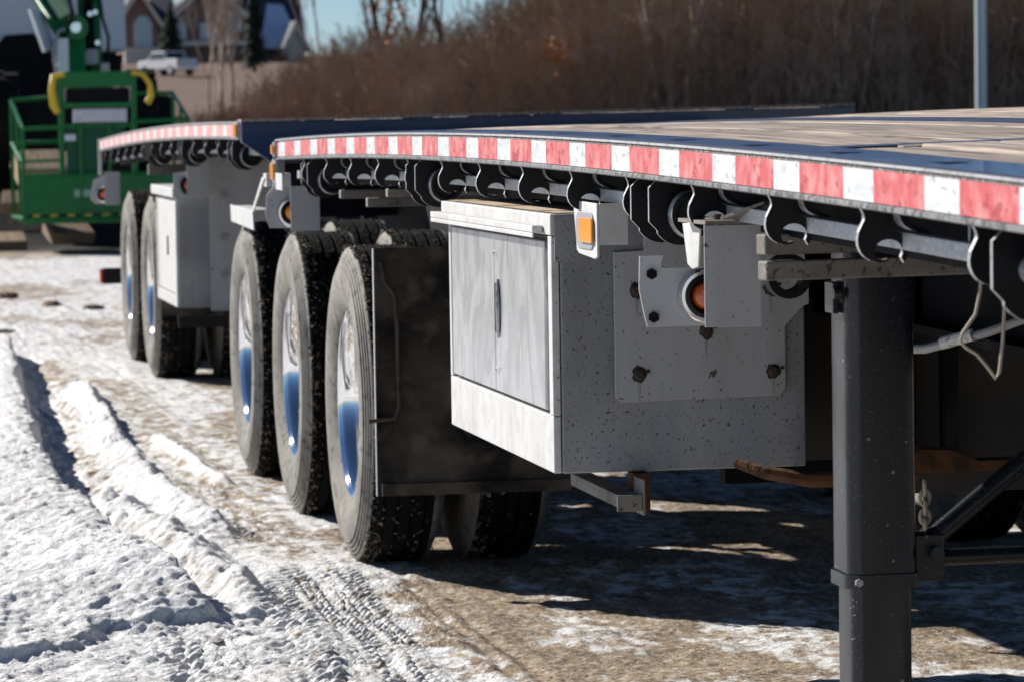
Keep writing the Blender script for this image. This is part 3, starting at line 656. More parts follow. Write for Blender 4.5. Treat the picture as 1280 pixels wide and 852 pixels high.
# air hose with tags, loose wire
hz = M().tube([(.44, 7.5, .967), (.47, 7.42, .957), (.56, 7.3, .962), (.66, 7.2, .998), (.80, 7.1, 1.06), (1.0, 7.0, 1.10)], .0095, 10).build('air_hose', K['plate'], t1, smooth=60)
for a, b in (((.475, 7.405, .959), (.515, 7.35, .963)), ((.585, 7.27, .974), (.635, 7.22, .993))): M().tube([a, b], .0125, 10).build('hose_tag', K['tag'], hz)
M().tube([(.150, 5.60, 1.215), (.146, 5.6, 1.16), (.138, 5.6, 1.125), (.118, 5.6, 1.098), (.113, 5.6, 1.085), (.122, 5.6, 1.075), (.140, 5.6, 1.064), (.156, 5.6, 1.045), (.170, 5.6, 1.026), (.176, 5.6, 1.035), (.182, 5.6, 1.085), (.186, 5.6, 1.15), (.187, 5.6, 1.2)], .0028, 8).build('loose_wire', K['wire'], t1, smooth=60)
# mud flap and its rod
m = M(); fy = 11.42
nx_, nz_ = 14, 12; vs = []
for j in range(nz_+1):
    for i in range(nx_+1):
        x = .022+.60*i/nx_; z = 1.045-.758*j/nz_; vs.append((x, fy-.05*(j/nz_)**1.5+.008*math.sin(i*.9)*j/nz_, z))
fs = [(j*(nx_+1)+i, j*(nx_+1)+i+1, (j+1)*(nx_+1)+i+1, (j+1)*(nx_+1)+i) for j in range(nz_) for i in range(nx_)]
fl = m.add(vs, fs).build('mud_flap', K['flap'], t1); so = fl.modifiers.new('solid', 'SOLIDIFY'); so.thickness = .010
M().box(.018, .0205, fy-.052, fy-.03, .287, 1.045).build('flap_edge', K['plate'], fl)
m = M().box(.03, .62, fy-.085, fy-.072, .290, .326)
m.build('flap_bar', K['flap'], fl)
M().tube([(.045, fy-.03, 1.0), (.055, fy-.035, .94), (.085, fy-.04, .90), (.090, fy-.045, .80), (.090, fy-.05, .56), (.075, fy-.055, .525), (-.005, fy-.055, .518)], .007, 8).build('flap_rod', K['rod'], fl, smooth=60)
m = M().box(.33, .62, fy-.05, fy-.02, .74, .80).poly([(.38, .70), (.55, .70), (.54, .64), (.48, .60), (.42, .62)], 'y', fy-.05, fy-.02)
m.build('flap_bracket', K['dusty'], fl, bevel=.004)
# lamp and guard by the rear axles
M().box(0.0, .105, 13.3, 13.305, 1.045, 1.205).build('guard_plate', K['plate'], t1, bevel=.001)
M().poly([(-.055, 1.17), (-.06, 1.10), (-.045, 1.05), (.09, 1.05), (.09, 1.20), (-.03, 1.20)], 'y', 13.56, 13.566).build('lamp_plate', K['plate'], t1)
M().box(-.022, -.018, 13.36, 13.56, 1.19, 1.25).build('lamp_bracket', K['white'], t1)
round_lamp(t1, .036, 13.556, 1.105, .046, 'amber')
M().box(-.012, .03, 13.705, 13.722, 1.20, 1.30).build('corner_plate', K['white'], t1)
marker(t1, -.010, 13.66, 1.255, .045, .030); marker(t1, -.004, 13.70, Z1(13.7)-.036, .02, .018)
m = M().poly([(14.51, 1.015), (15.34, 1.030), (15.36, 1.098), (14.55, 1.088)], 'x', .0, .006).poly([(14.52, 1.086), (14.58, 1.088), (14.20, 1.225), (14.12, 1.222)], 'x', .0, .006).box(.006, .08, 14.55, 15.35, 1.090, 1.0945).box(.0065, .10, 14.10, 14.2, 1.19, 1.24)
m.build('fender_bracket', K['white'], t1, bevel=.002)

# ---- the trailer behind
X2 = .105
Z2 = camber(1.440, 16.4, .0017); C2 = .010
def Z2(y): return 1.434-.00165*max(0, y-16.4)**2 if y > 16.4 else 1.434
t2 = thing('flatbed_trailer', (1.4, 20, 0), 'farther flatbed trailer, standing behind the rear wheels of the nearer one', 'trailer', 'flatbed trailers parked in a line')
YC, YD = 15.86, 24.4
rail(t2, X2, YC, YD, Z2, 15.97, red='redfade')
edge_plate(t2, X2, YC, YD, Z2, C2)
planks(t2, X2+.132, X2+2.60, YC+.1, YD-.1, Z2, C2, X2)
sweep(M(), [(2.602, -.12), (2.602, .004), (2.66, .004), (2.66, -.12)], lin(YC, YD, 30), Z2, X2, C2).build('far_side_rail', K['rail'], t2)
sweep(M(), [(.135, -.045), (.135, -.032), (2.60, -.032), (2.60, -.045)], lin(YC+.02, YD-.02, 30), Z2, X2, C2).build('deck_floor', K['dark'], t2)
b = M().poly([(X2-.006, 1.350), (X2-.006, 1.432), (X2+2.665, 1.461), (X2+2.665, 1.35), (X2+2.5, 1.24), (X2+.12, 1.262)], 'y', 15.80, 15.855).build('nose_beam', K['navy'], t2, bevel=.004)
M().add([(X2-.006, 15.80, 1.4335), (X2+2.665, 15.80, 1.4625), (X2+2.665, 15.96, 1.4645), (X2-.006, 15.96, 1.4365), (X2-.006, 15.80, 1.4445), (X2+2.665, 15.80, 1.4735), (X2+2.665, 15.96, 1.4735), (X2-.006, 15.96, 1.4445)], [(0, 1, 5, 4), (4, 5, 6, 7), (0, 4, 7, 3), (1, 2, 6, 5), (2, 3, 7, 6)]).build('nose_lip', K['wood'], t2)
for k in range(0, 14):
    y = 16.35+.6*k
    if y > 24.2: continue
    L = Vector((X2+.004, y, Z2(y)-.0755))-t2.location
    h = put('rope_hook', HOOK, t2, L); put('hook_tail', HORN, h); put('pin', PIN, h)
for y in (16.5, 18.9, 20.9):
    L = Vector((X2+.004, y, Z2(y)-.0755))-t2.location
    w = put('winch', WDR, t2, L); put('side_plate', WPL, w); put('side_plate', WPL, w, (0, -.17, 0)); put('winch_wheel', WFL, w)
for xb in (.9, 1.84):
    sweep(M(), [(0, -.10), (0, -.45), (.14, -.45), (.14, -.10)], lin(YC+.2, YD-.3, 14), Z2, xb).build('main_beam', K['dark'], t2)
y = YC+.5
while y < YD-.2:
    M().box(X2+.16, X2+2.5, y, y+.07, Z2(y)-.145, Z2(y)-.06).build('crossmember', K['dusty'], t2); y += .6
M().box(.26, 2.6, 16.1, 16.16, 1.02, 1.25).build('nose_skirt', K['dark'], t2)
M().box(.16, .9, 21.3, 21.36, 1.14, 1.20).build('crossmember', K['dusty'], t2)
for y in (21.25, 22.8): axle(t2, .135, y)
M().box(.15, .75, 20.55, 20.57, .38, 1.08).build('mud_flap', K['flap'], t2)
M().box(.10, .9, 18.95, 18.97, .40, .46).build('flap_bar', K['black'], t2)
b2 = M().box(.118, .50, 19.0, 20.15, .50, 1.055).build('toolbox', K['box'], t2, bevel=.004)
M().box(.10, .117, 19.001, 20.15, .501, .56).build('lower_panel', K['white'], b2, bevel=.002)
M().box(.10, .117, 19.001, 19.05, .561, 1.04).build('door_frame', K['white'], b2, bevel=.002)
M().box(.10, .117, 20.1, 20.15, .561, 1.04).build('door_frame', K['white'], b2, bevel=.002)
M().box(.104, .117, 19.06, 20.09, .565, 1.035).build('door', K['white'], b2, bevel=.003)
M().poly(oval(19.5, .80, .03, .05, .01), 'x', .100, .1035).build('handle', K['black'], b2)
M().box(.085, .52, 18.99, 20.28, 1.056, 1.105).build('lid', K['white'], b2, bevel=.004)
cp2 = M().box(.27, .62, 18.986, 18.992, .48, 1.26).build('cover_plate', K['plate'], b2, bevel=.001)
for z in (.66, .85, 1.06): M().cyl((.34, 18.985, z), 'y', -.012, 0, .018, 8).build('bolt', K['grey'], b2)
M().box(.152, .268, 18.90, 18.905, 1.062, 1.272).build('guard_plate', K['plate'], t2, bevel=.001)
M().poly([(.09, 1.18), (.085, 1.07), (.10, 1.05), (.25, 1.05), (.25, 1.20)], 'y', 19.0-.06, 19.0-.055).build('lamp_plate', K['plate'], t2)
round_lamp(t2, .166, 18.936, 1.118, .046)
M().box(.066, .162, 23.5, 23.505, .925, 1.132).build('guard_plate', K['plate'], t2, bevel=.001)
M().poly([(.01, 1.08), (-.01, .96), (.02, .93), (.10, .93), (.10, 1.12)], 'y', 23.7, 23.706).build('lamp_plate', K['plate'], t2)
round_lamp(t2, .072, 23.69, .99, .045)
M().box(X2-.012, X2+.01, 24.402, 24.42, 1.10, 1.335).build('corner_post', K['white'], t2)
marker(t2, X2-.006, 15.96, Z2(16)-.036, .05, .028)
bm = M().box(.100, 2.6, 24.30, 24.42, .40, .50).build('rear_bumper', K['black'], t2, bevel=.01)
M().box(.082, .099, 24.305, 24.415, .405, .495).build('bumper_end', K['redlens'], bm, bevel=.004)
for x in (.8, 1.8): M().box(x, x+.1, 24.32, 24.40, .50, 1.0).build('bumper_arm', K['dark'], t2)

# ------------------------------------------------------------------ boom lift
G1 = mat('green_paint', (.003, .15, .032), .3, layers=[(8, 4, .5, .8, (.006, .22, .055), .5)], coat=.1, spec=.3)
GD = mat('dark_green_paint', (.002, .085, .035), .4, spec=.3)
YEL = mat('yellow_pad', (.72, .50, .03), .5)
SKYP = mat('pale_cover_panel', (.62, .70, .78), .35, coat=.5)
BLK = mat('black_machine', (.008, .008, .010), .7, spec=.15)
HAZ = mat('hazard_yellow', (.65, .50, .04), .5)
def hx(px): return .21+px/111.5
def hz_(py): return 2.83-py/112.0
GZ0 = .75
bl = thing('boom_lift', (1.2, 44.0, 0), 'green boom lift with railed work basket and yellow pads', 'boom lift')
YN, YF = 41.7, 42.7
bk = M().box(.47, 2.30, YN, YF, .33, .37).build('basket_floor', G1, bl)
m = M(); r = .022
zl = [(1.38, 1.70), (1.02, 1.25)]
m.tube([(.47, YN, .37), (.47, YN, 1.38), (.40, YF, 1.70), (.40, YF, .37)], r)          # left end
m.tube([(.46, YN, 1.02), (.40, YF, 1.22)], r); m.tube([(.46, YN+.5, .37), (.43, YN+.5, 1.53)], r*.8)
m.tube([(2.30, YN, .37), (2.30, YN, 1.46), (2.22, YF, 1.76), (2.22, YF, .37)], r)      # right end
m.tube([(2.30, YN, 1.05), (2.22, YF, 1.25)], r); m.tube([(2.28, YN+.5, .37), (2.26, YN+.5, 1.61)], r*.8)
m.tube([(.47, YN, 1.38), (.90, YN, 1.39)], r); m.tube([(.47, YN, 1.02), (.90, YN, 1.03)], r*.8); m.tube([(.47, YN, .86), (2.3, YN, .87)], r)
m.tube([(1.70, YN, 1.44), (2.30, YN, 1.46)], r); m.tube([(1.70, YN, 1.05), (2.30, YN, 1.05)], r*.8)
m.tube([(.40, YF, 1.70), (.86, YF, 1.73)], r); m.tube([(1.75, YF, 1.76), (2.22, YF, 1.76)], r)
m.tube([(.40, YF, 1.22), (2.22, YF, 1.25)], r)
m.tube([(.47, YN, .39), (2.3, YN, .39)], r*1.2); m.tube([(.40, YF, .39), (2.22, YF, .39)], r*1.2); m.tube([(.47, YN, .39), (.40, YF, .39)], r*1.2)
for x in (1.10, 1.42): m.tube([(x, YN, .39), (x, YN, 1.40)], r)
m.build('basket_rail', G1, bl, smooth=50)
M().box(.49, 2.28, YN-.005, YN+.005, .44, .86).build('kick_panel', G1, bl)
M().box(1.02, 1.26, YN-.012, YN-.006, .62, .70).build('decal', mat('pale_green_decal', (.25, .45, .33), .5), bl)
hb = M().box(.50, 2.28, YN-.010, YN+.006, .375, .435).build('hazard_strip', BLK, bl)
for k in range(9): M().poly([(.53+.19*k, .378), (.61+.19*k, .378), (.65+.19*k, .432), (.57+.19*k, .432)], 'y', YN-.014, YN-.011).build('hazard_stripe', HAZ, hb)
m = M(); 
m.box(.87, .93, YN+.02, YN+.08, .39, 1.98).box(1.67, 1.73, YN+.02, YN+.08, .39, 1.98).box(.93, 1.67, YN+.02, YN+.09, 1.83, 2.0).box(.93, 1.67, YN+.02, YN+.07, 1.60, 1.66).box(.93, 1.67, YN+.02, YN+.05, 1.385, 1.425)
m.build('gate_frame', G1, bl, bevel=.008)
M().box(.95, 1.60, YN+.05, YN+.06, .88, 1.38).build('back_panel', GD, bl)
M().box(1.30, 1.62, YN+.03, YN+.045, .90, 1.12).build('control_box', BLK, bl)
M().box(1.03, 1.62, YN+.01, YN+.06, 1.44, 1.585).build('sign_panel', mat('pale_sign_panel', (.62, .64, .68), .5, layers=[(14, 3, .55, .62, (.35, .36, .42), .6, (1, 1, 3))]), bl)
M().box(.93, 1.05, YN+.005, YN+.012, 1.24, 1.31).build('decal', SKYP, bl)
M().box(.95, 1.66, YN+.06, YN+.3, 1.66, 1.82).build('console', BLK, bl, bevel=.02)
m = M().tube([(.94, YN, 1.97), (.82, YN-.02, 1.95), (.80, YN-.03, 1.80), (.82, YN-.03, 1.62), (.86, YN-.02, 1.55)], [.03, .036, .04, .045, .035], 10); m.build('yellow_pad', YEL, bl, smooth=60)
m = M().tube([(1.68, YN, 1.98), (1.80, YN-.02, 1.97), (1.88, YN-.03, 1.85), (1.89, YN-.03, 1.72), (1.84, YN-.02, 1.64)], [.025, .032, .032, .036, .042], 10); m.build('yellow_pad', YEL, bl, smooth=60)
M().bar((1.17, 43.3, 1.7), (1.17, 43.5, 2.62), .22, .3, upv=(0, 1, 0)).build('jib_arm', G1, bl, bevel=.02)
M().bar((1.09, 43.2, 2.52), (.68, 44.6, 3.3), .26, .30, upv=(0, 1, 0)).build('boom_arm', GD, bl, bevel=.02)
M().bar((.95, 43.2, 2.50), (.55, 44.6, 3.3), .06, .34, upv=(0, 1, 0)).build('boom_arm', G1, bl, bevel=.02)
m = M().bar((1.27, 43.6, 1.9), (1.27, 43.8, 3.4), .08, .1, upv=(0, 1, 0)).bar((1.45, 43.6, 1.9), (1.45, 43.8, 3.4), .08, .1, upv=(0, 1, 0)); 
for z in (2.02, 2.35, 2.75, 3.1): m.box(1.27, 1.45, 43.62, 43.7, z, z+.07)
m.build('mast', G1, bl, bevel=.01)
m = M().tube([(1.33, 43.55, 1.95), (1.33, 43.65, 3.4)], .035, 10).tube([(1.39, 43.5, 2.3), (1.36, 43.6, 3.4)], .02, 8).box(1.31, 1.42, 43.7, 43.75, 1.9, 3.4)
m.build('hydraulic_ram', BLK, bl, smooth=40)
K2 = M()
for x, y, z in ((1.35, 43.4, 2.68), (1.41, 43.4, 2.70), (1.43, 43.4, 2.35), (1.28, 43.4, 2.58), (1.20, 43.2, 2.55)): K2.lathe([(-.04, .0001), (-.04, .03), (.02, .035), (.02, .0001)], (x, y, z), 'y', 10)
K2.build('pin', K['chrome'], bl, smooth=40)
pp = M().add([(.655, 43.1, 2.74), (.79, 43.3, 2.73), (.95, 43.2, 2.30), (.81, 43.0, 2.24), (.655, 43.6, 2.74), (.79, 43.7, 2.73), (.95, 43.6, 2.30), (.81, 43.5, 2.24)], [(0, 3, 2, 1), (4, 5, 6, 7), (0, 4, 7, 3), (1, 2, 6, 5), (0, 1, 5, 4), (3, 7, 6, 2)]).build('cover_panel', SKYP, bl, bevel=.01)
M().box(.945, 1.075, 43.0, 43.25, 1.97, 2.40).build('cover_panel', SKYP, bl, bevel=.01)
M().tube([(.93, 42.95, 2.0), (.90, 42.95, 2.25), (.96, 42.95, 2.48), (1.03, 43.0, 2.50)], .02, 8).build('hose', K['grey'], bl, smooth=60)
for a, b_, c_ in (((1.05, 43.1, 2.40), (1.12, 43.0, 2.75), (.98, 43.4, 3.2)), ((1.30, 43.5, 2.1), (1.22, 43.2, 2.5), (1.10, 43.4, 3.0)), ((1.50, 43.5, 1.95), (1.56, 43.4, 2.4), (1.48, 43.6, 2.9))):
    M().tube([a, tuple((p+q)/2+.02 for p, q in zip(a, b_)), b_, tuple((p+q)/2-.02 for p, q in zip(b_, c_)), c_], .018, 8).build('hose', BLK, bl, smooth=60)
M().cyl((1.17, 43.28, 2.52), 'y', -.10, 0, .15, 24).build('pivot', G1, bl, bevel=.01)
M().cyl((1.17, 43.17, 2.52), 'y', -.03, 0, .06, 16).build('pivot_cap', K['chrome'], bl)
M().box(1.28, 1.44, 43.40, 43.55, 2.10, 2.28).build('valve_block', K['grey'], bl, bevel=.01)
M().box(1.46, 1.56, 43.35, 43.5, 1.98, 2.12).build('valve_block', K['edge'], bl, bevel=.01)
ch_ = M().box(.4, 2.4, 44.8, 47.0, 1.1, 1.75).build('chassis', BLK, bl, bevel=.05)
def big_tyre(x, y, z, R_, w, root):
    m = M().lathe([(0, R_*.5), (.02, R_*.55), (0, R_*.8), (.03, R_*.96), (.05, R_), (w-.05, R_), (w-.03, R_*.96), (w, R_*.8), (w-.02, R_*.55), (w, R_*.5)], (x, y, z), 'x', 40)
    for k in range(18):
        t = 2*math.pi*k/18
        for s in (0, 1):
            c = Vector((0, math.cos(t+s*.17), math.sin(t+s*.17))); d = Vector((0, -math.sin(t), math.cos(t)))
            a = Vector((x+(.02 if s == 0 else w/2), y, z))+c*(R_+.0); b = Vector((x+(w/2 if s == 0 else w-.02), y, z))+c*R_
            m.bar(a, b, .09, .06, upv=c)
    wl = m.build('wheel', BLK, root, smooth=40)
    M().lathe([(w*.3, .0001), (w*.3, R_*.3), (.04, R_*.5), (w*.5, R_*.52)], (x, y, z), 'x', 28).build('rim', K['grey'], wl, smooth=40)
for x, y in ((1.88, 45.2), (.25, 45.2), (1.88, 47.2), (.25, 47.2)): big_tyre(x, y, .72+.66, .66, .36, bl)

# timber blocks by the lift
for i, (x, y, z, l, w, h, rz, rx, lab) in enumerate((
    (.72, 43.3, .93, .55, .5, .22, .15, .45, 'tan timber block seen through the left basket rails'),
    (.62, 43.1, .55, .65, .3, .14, -.15, .5, 'lower tan timber plank behind the green kick panel'),
    (1.02, 42.9, .20, .5, .4, .14, .25, .35, 'pointed tan timber piece under the middle of the green basket'),
    (.30, 43.2, .10, .5, .35, .12, .1, .3, 'tan timber offcut lying left of the green basket'))):
    m = M().box(-l/2, l/2, -w/2, w/2, -h/2, h/2)
    o = m.build('timber_block', K['timber'], bevel=.01); o.location = (x, y, z); o.rotation_euler = (rx, 0, rz)
    tag(o, lab, 'timber', 'timber pieces around the boom lift')

# ------------------------------------------------------------------ lorry behind the lift
TW = mat('white_lorry_paint', (.74, .76, .80), .35, coat=.3, layers=[(1.5, 4, .5, .8, (.6, .62, .66), .4)])
tk = thing('box_lorry', (1.2, 52, GZ0), 'pale grey lorry body standing behind the green boom lift', 'lorry')
M().box(-.15, 2.27, 50.0, 58, 2.36, 4.4).build('body', TW, tk, bevel=.06)
M().poly([(-.12, 1.9), (.42, 2.30), (.68, 2.60), (1.05, 2.62), (1.2, 2.45), (1.4, 2.35), (2.2, 2.33), (2.2, 1.7), (-.1, 1.7)], 'y', 49.93, 49.995).build('skirt', BLK, tk)
M().box(0, 2.15, 50.1, 58, 1.6, 2.355).build('chassis', BLK, tk)
M().poly([(.20, 1.55), (.27, 2.38), (.33, 2.36), (.46, 2.12), (.66, 2.05), (.66, 2.0), (.46, 1.98), (.42, 1.55)], 'y', 49.8, 49.92).build('mounting_bracket', K['grey'], tk, bevel=.01)
for x in (-.12, 1.86): big_tyre(x, 50.9, GZ0+.52, .52, .36, tk)
M().cyl((.57, 49.998, 3.11), 'y', -.012, 0, .07, 20).build('emblem', YEL, tk)
M().box(.70, 1.05, 49.985, 49.998, 3.10, 3.17).build('emblem_bar', SKYP, tk)

# ------------------------------------------------------------------ pickup truck far behind
def gz(x, y): return float(ground_z(np.array([[float(x)]]), np.array([[float(y)]]))[0, 0])
PW = mat('white_car_paint', (.80, .80, .80), .3, coat=.4)
GL = mat('dark_glass', (.02, .03, .04), .08, coat=.5)
px_, py_ = 24.0, 290.0; zz = gz(px_, py_)
pk = thing('pickup_truck', (px_, py_, zz), 'white pickup truck parked on the brown grass below the houses', 'pickup truck')
def loc_build(m, name, mt, root, **k):
    o = bpy.data.objects.new(name, m.mesh(name, mt)); COL.objects.link(o); o.parent = root
    if k.get('bevel'): bev(o, k['bevel'])
    return o
side = [(-2.8, .45), (-2.85, .95), (-2.75, 1.12), (-1.45, 1.20), (-.75, 1.82), (1.0, 1.86), (1.15, 1.25), (2.75, 1.25), (2.8, .5)]
loc_build(M().poly(side, 'y', -.95, .95), 'body', PW, pk, bevel=.06)
for s in (-1, 1):
    loc_build(M().poly([(-1.2, 1.25), (-.72, 1.72), (-.1, 1.74), (-.1, 1.25)], 'y', s*.955-.01, s*.955+.01), 'side_window', GL, pk)
    loc_build(M().poly([(0, 1.25), (0, 1.74), (.9, 1.75), (1.0, 1.27)], 'y', s*.955-.01, s*.955+.01), 'side_window', GL, pk)
loc_build(M().add([(-1.42, -.8, 1.24), (-1.42, .8, 1.24), (-.80, .75, 1.79), (-.80, -.75, 1.79)], [(0, 1, 2, 3)]), 'windscreen', GL, pk)
loc_build(M().add([(1.03, -.75, 1.78), (1.03, .75, 1.78), (1.16, .8, 1.28), (1.16, -.8, 1.28)], [(0, 1, 2, 3)]), 'rear_window', GL, pk)
loc_build(M().box(1.25, 2.65, -.8, .8, 1.2, 1.262), 'bed_floor', BLK, pk)
loc_build(M().box(2.80, 2.92, -.9, .9, .45, .62), 'bumper', K['chrome'], pk)
loc_build(M().box(2.79, 2.83, -.85, .85, .66, 1.2), 'tailgate', PW, pk)
for s in (-1, 1): loc_build(M().box(2.80, 2.84, s*.92-.06, s*.92+.02, .75, 1.15), 'tail_light', K['redlens'], pk)
for x in (-1.8, 1.75):
    for s in (-1, 1):
        w_ = loc_build(M().lathe([(-.13, .0001), (-.13, .24), (-.14, .38), (.14, .38), (.13, .24), (.13, .0001)], (x, s*.84, .39), 'y', 24), 'wheel', BLK, pk)
        loc_build(M().cyl((x, s*(.84+.135), .39), 'y', -.012, .012, .24, 18), 'rim', K['chrome'], w_)
pk.rotation_euler = (0, 0, math.radians(-62))

# ------------------------------------------------------------------ houses
BRK = mat('brown_brick', (.27, .165, .125), .8, layers=[(6, 4, .5, .7, (.36, .23, .175), .7)])
BRK2 = mat('tan_stone', (.62, .52, .42), .8, layers=[(4, 4, .5, .7, (.25, .2, .16), .7)])
ROOF = mat('dark_roof_shingle', (.035, .04, .055), .8, layers=[(8, 4, .5, .7, (.06, .065, .08), .6)])
TRIM = mat('cream_trim', (.84, .75, .60), .6)
WINP = mat('window_glass', (.35, .50, .55), .1, spec=.8)
WFR = mat('white_window_frame', (.78, .78, .75), .5)
SNOWM = mat('roof_snow', (.72, .82, .93), .8)  # blue of the shaded snow painted into its base colour
def hX(px, Y=400.): return Y*math.tan(.178+(px-640)/4699)-1.6
def hZ(py, px=250, Y=400.): return 1.444+(154.9-.0155*px-py)*Y/4699*1.0
def house_window(root, xa, xb, za, zb, y, arch=False, panes=3):
    f = M().box(xa-.15, xb+.15, y-.10, y+.05, za-.2, zb+.15)
    f = f.build('window', WFR, root); w = (xb-xa)/panes
    for k in range(panes): M().box(xa+w*k+.06, xa+w*(k+1)-.06, y-.14, y-.101, za, zb).build('pane', WINP, f)
    if arch:
        P = [(xa, zb+.16)]+[((xa+xb)/2+(xb-xa)/2*math.cos(t), zb+.16+(xb-xa)*.42*math.sin(t)) for t in [math.pi*k/10 for k in range(1, 10)]][::-1]+[(xb, zb+.16)]
        M().poly(P, 'y', y-.12, y+.04).build('arched_pane', WINP, f)
def gable(root, xa, xb, y, z0, ze, zr, depth, wall, xr=None, over=.6):
    xm = (xa+xb)/2 if xr is None else xr
    M().poly([(xa, z0), (xa, ze), (xm, zr), (xb, ze), (xb, z0)], 'y', y, y+depth).build('gable_wall', wall, root)
    m = M(); th = .35
    for s, xe in ((-1, xa-over), (1, xb+over)):
        zd = ze-(zr-ze)*over/abs(xm-(xa if s < 0 else xb))
        m.poly([(xm, zr), (xm, zr+th), (xe, zd+th), (xe, zd)], 'y', y-.5, y+depth+.4)
    m.build('gable_roof', ROOF, root)
    m = M()
    for s, xe in ((-1, xa-over), (1, xb+over)):
        zd = ze-(zr-ze)*over/abs(xm-(xa if s < 0 else xb))
        m.poly([(xm, zr-.55), (xm, zr+.1), (xe, zd+.1), (xe, zd-.55)], 'y', y-.62, y-.505)
    m.build('barge_board', TRIM, root)
GB = gz(hX(220), 400)-.5
h1 = thing('brick_house', (hX(200), 405, GB), 'brown brick house with cream gable and arched window above the white pickup', 'house', 'houses on the hill')
gable(h1, hX(160), hX(206), 400, GB, hZ(22), hZ(-14), 12, BRK)
house_window(h1, hX(178), hX(197), hZ(56), hZ(30), 400, True)
M().box(hX(163), hX(206), 398.5, 400.0-.01, hZ(66), hZ(60)).box(hX(163), hX(206), 398.6, 399.9, GB, hZ(66.5)).build('porch', TRIM, h1)
M().box(hX(206)+.02, hX(228), 402, 411, GB, hZ(30)).build('wall', BRK, h1)
M().poly([(400.5, hZ(30)), (406.5, hZ(-6)), (412.5, hZ(30))], 'x', hX(203), hX(232)).build('roof', ROOF, h1)
h2 = thing('brick_house', (hX(270), 405, GB), 'tan stone house with wide cream gable behind the pale bare trees', 'house', 'houses on the hill')
gable(h2, hX(226), hX(318), 402, GB, hZ(18), hZ(-22), 12, BRK)
M().box(hX(226)-.1, hX(242), 401.7, 401.99, GB, hZ(20)).build('stone_corner', BRK2, h2)
for pa, pb, qa, qb in ((229, 241, 47, 31), (298, 311, 38, 16), (262, 276, 47, 31)): house_window(h2, hX(pa), hX(pb), hZ(qa), hZ(qb), 401.69 if pa < 240 else 402, panes=2)
M().box(hX(232), hX(318), 400.5, 401.6, hZ(58), hZ(52)).build('porch', TRIM, h2)
h3 = thing('roofed_house', (hX(360), 412, GB), 'house with dark roof and bluish snow patches right of the conifer', 'house', 'houses on the hill')
M().box(hX(328), hX(402), 410, 424, GB, hZ(62)).build('wall', BRK, h3)
M().poly([(409, hZ(62)), (417, hZ(-14)), (425, hZ(62))], 'x', hX(325), hX(405)).build('roof', ROOF, h3)
def roofpt(px, py): 
    t = (hZ(62)-hZ(py))/(hZ(62)-hZ(-14)); y = 409+8*t
    return (hX(px), y-.16, hZ(py)+.0)
def snow_patch(pts): 
    V = [Vector(roofpt(*p)) for p in pts]; n = len(V)
    M().add(V+[v+Vector((0, -.12, .06)) for v in V], [tuple(range(n, 2*n))]+[(i, (i+1) % n, n+(i+1) % n, n+i) for i in range(n)]).build('roof_snow', SNOWM, h3)
snow_patch([(362, 2), (382, 4), (396, 56), (386, 61), (366, 61.5), (338, 61), (332, 38), (350, 40)])
snow_patch([(338, -2), (350, -2), (348, 10), (340, 12)])
gable(h3, hX(376), hX(398), 407, GB, hZ(52), hZ(30), 6, TRIM)

# ------------------------------------------------------------------ light pole
pl = thing('light_pole', (17.15, 60, .0), 'pale galvanised light pole standing before the thicket at right', 'pole')
zb = gz(17.15, 60)
m = M().lathe([(0, .095), (2.5, .09), (9, .07), (9, .0001)], (17.15, 60, zb), 'z', 24).build('shaft', mat('pale_pole_paint', (.62, .68, .68), .35, .3), pl, smooth=40)
M().box(16.95, 17.35, 59.8, 60.2, zb-.1, zb+.12).build('base', K['dusty'], pl, bevel=.02)
M().tube([(17.15, 60, zb+8.8), (17.15, 59.2, zb+9.2), (17.15, 58.2, zb+9.25)], .05, 8).build('arm', K['grey'], pl)
M().box(17.0, 17.3, 57.5, 58.3, zb+9.15, zb+9.3).build('lamp_head', K['grey'], pl, bevel=.03)

# ------------------------------------------------------------------ thicket and trees
def twig_cloud(name, seeds, mt, label, cat=None, kind='stuff'):
    """seeds: (x, y, z, height, n); each a small upright bush of thin branching strips"""
    V = []; F = []; R = random.Random(11)
    def strip(p, q, w):
        d = q-p; a = Vector((d.z+.01, R.uniform(-.4, .4)*d.length, -d.x)); a.normalize(); a *= w
        b = len(V); V.extend([p-a, p+a, q+a*.45, q-a*.45]); F.append((b, b+1, b+2, b+3))
    for x, y, z, h, n in seeds:
        p = Vector((x, y, z)); lean = Vector((R.uniform(-.18, .18), R.uniform(-.18, .18), 1))
        nst = 4; w = .011*h**.5
        for k in range(nst):
            q = p+Vector((lean.x+R.uniform(-.2, .2), lean.y+R.uniform(-.2, .2), 1))*(h/nst)
            strip(p, q, w*(1-.2*k))
            if k > 0:
                for j in range(n):
                    s = p.lerp(q, R.random()); e = s+Vector((R.uniform(-1, 1)*.8, R.uniform(-1, 1)*.8, R.uniform(.2, 1.0)))*h*R.uniform(.10, .24)
                    strip(s, e, w*.55)
                    for _ in range(2):
                        s2 = s.lerp(e, R.uniform(.3, 1)); strip(s2, s2+Vector((R.uniform(-1, 1)*.5, R.uniform(-1, 1)*.5, R.uniform(.2, 1)))*h*R.uniform(.05, .11), w*.35)
            p = q
    me = bpy.data.meshes.new(name); me.from_pydata([tuple(v) for v in V], [], F); me.materials.append(mt); me.update()
    o = bpy.data.objects.new(name, me); COL.objects.link(o)
    return tag(o, label, cat, kind=kind)
THB = mat('brown_bare_twigs', (.28, .195, .130), .9, layers=[(.35, 4, .42, .62, (.46, .345, .25), .85), (.9, 4, .5, .66, (.10, .066, .045), .85)])
THR = mat('reddish_bare_twigs', (.24, .12, .085), .9, layers=[(.5, 4, .45, .65, (.32, .21, .15), .8)])
R = random.Random(21); seeds = []; seeds2 = []
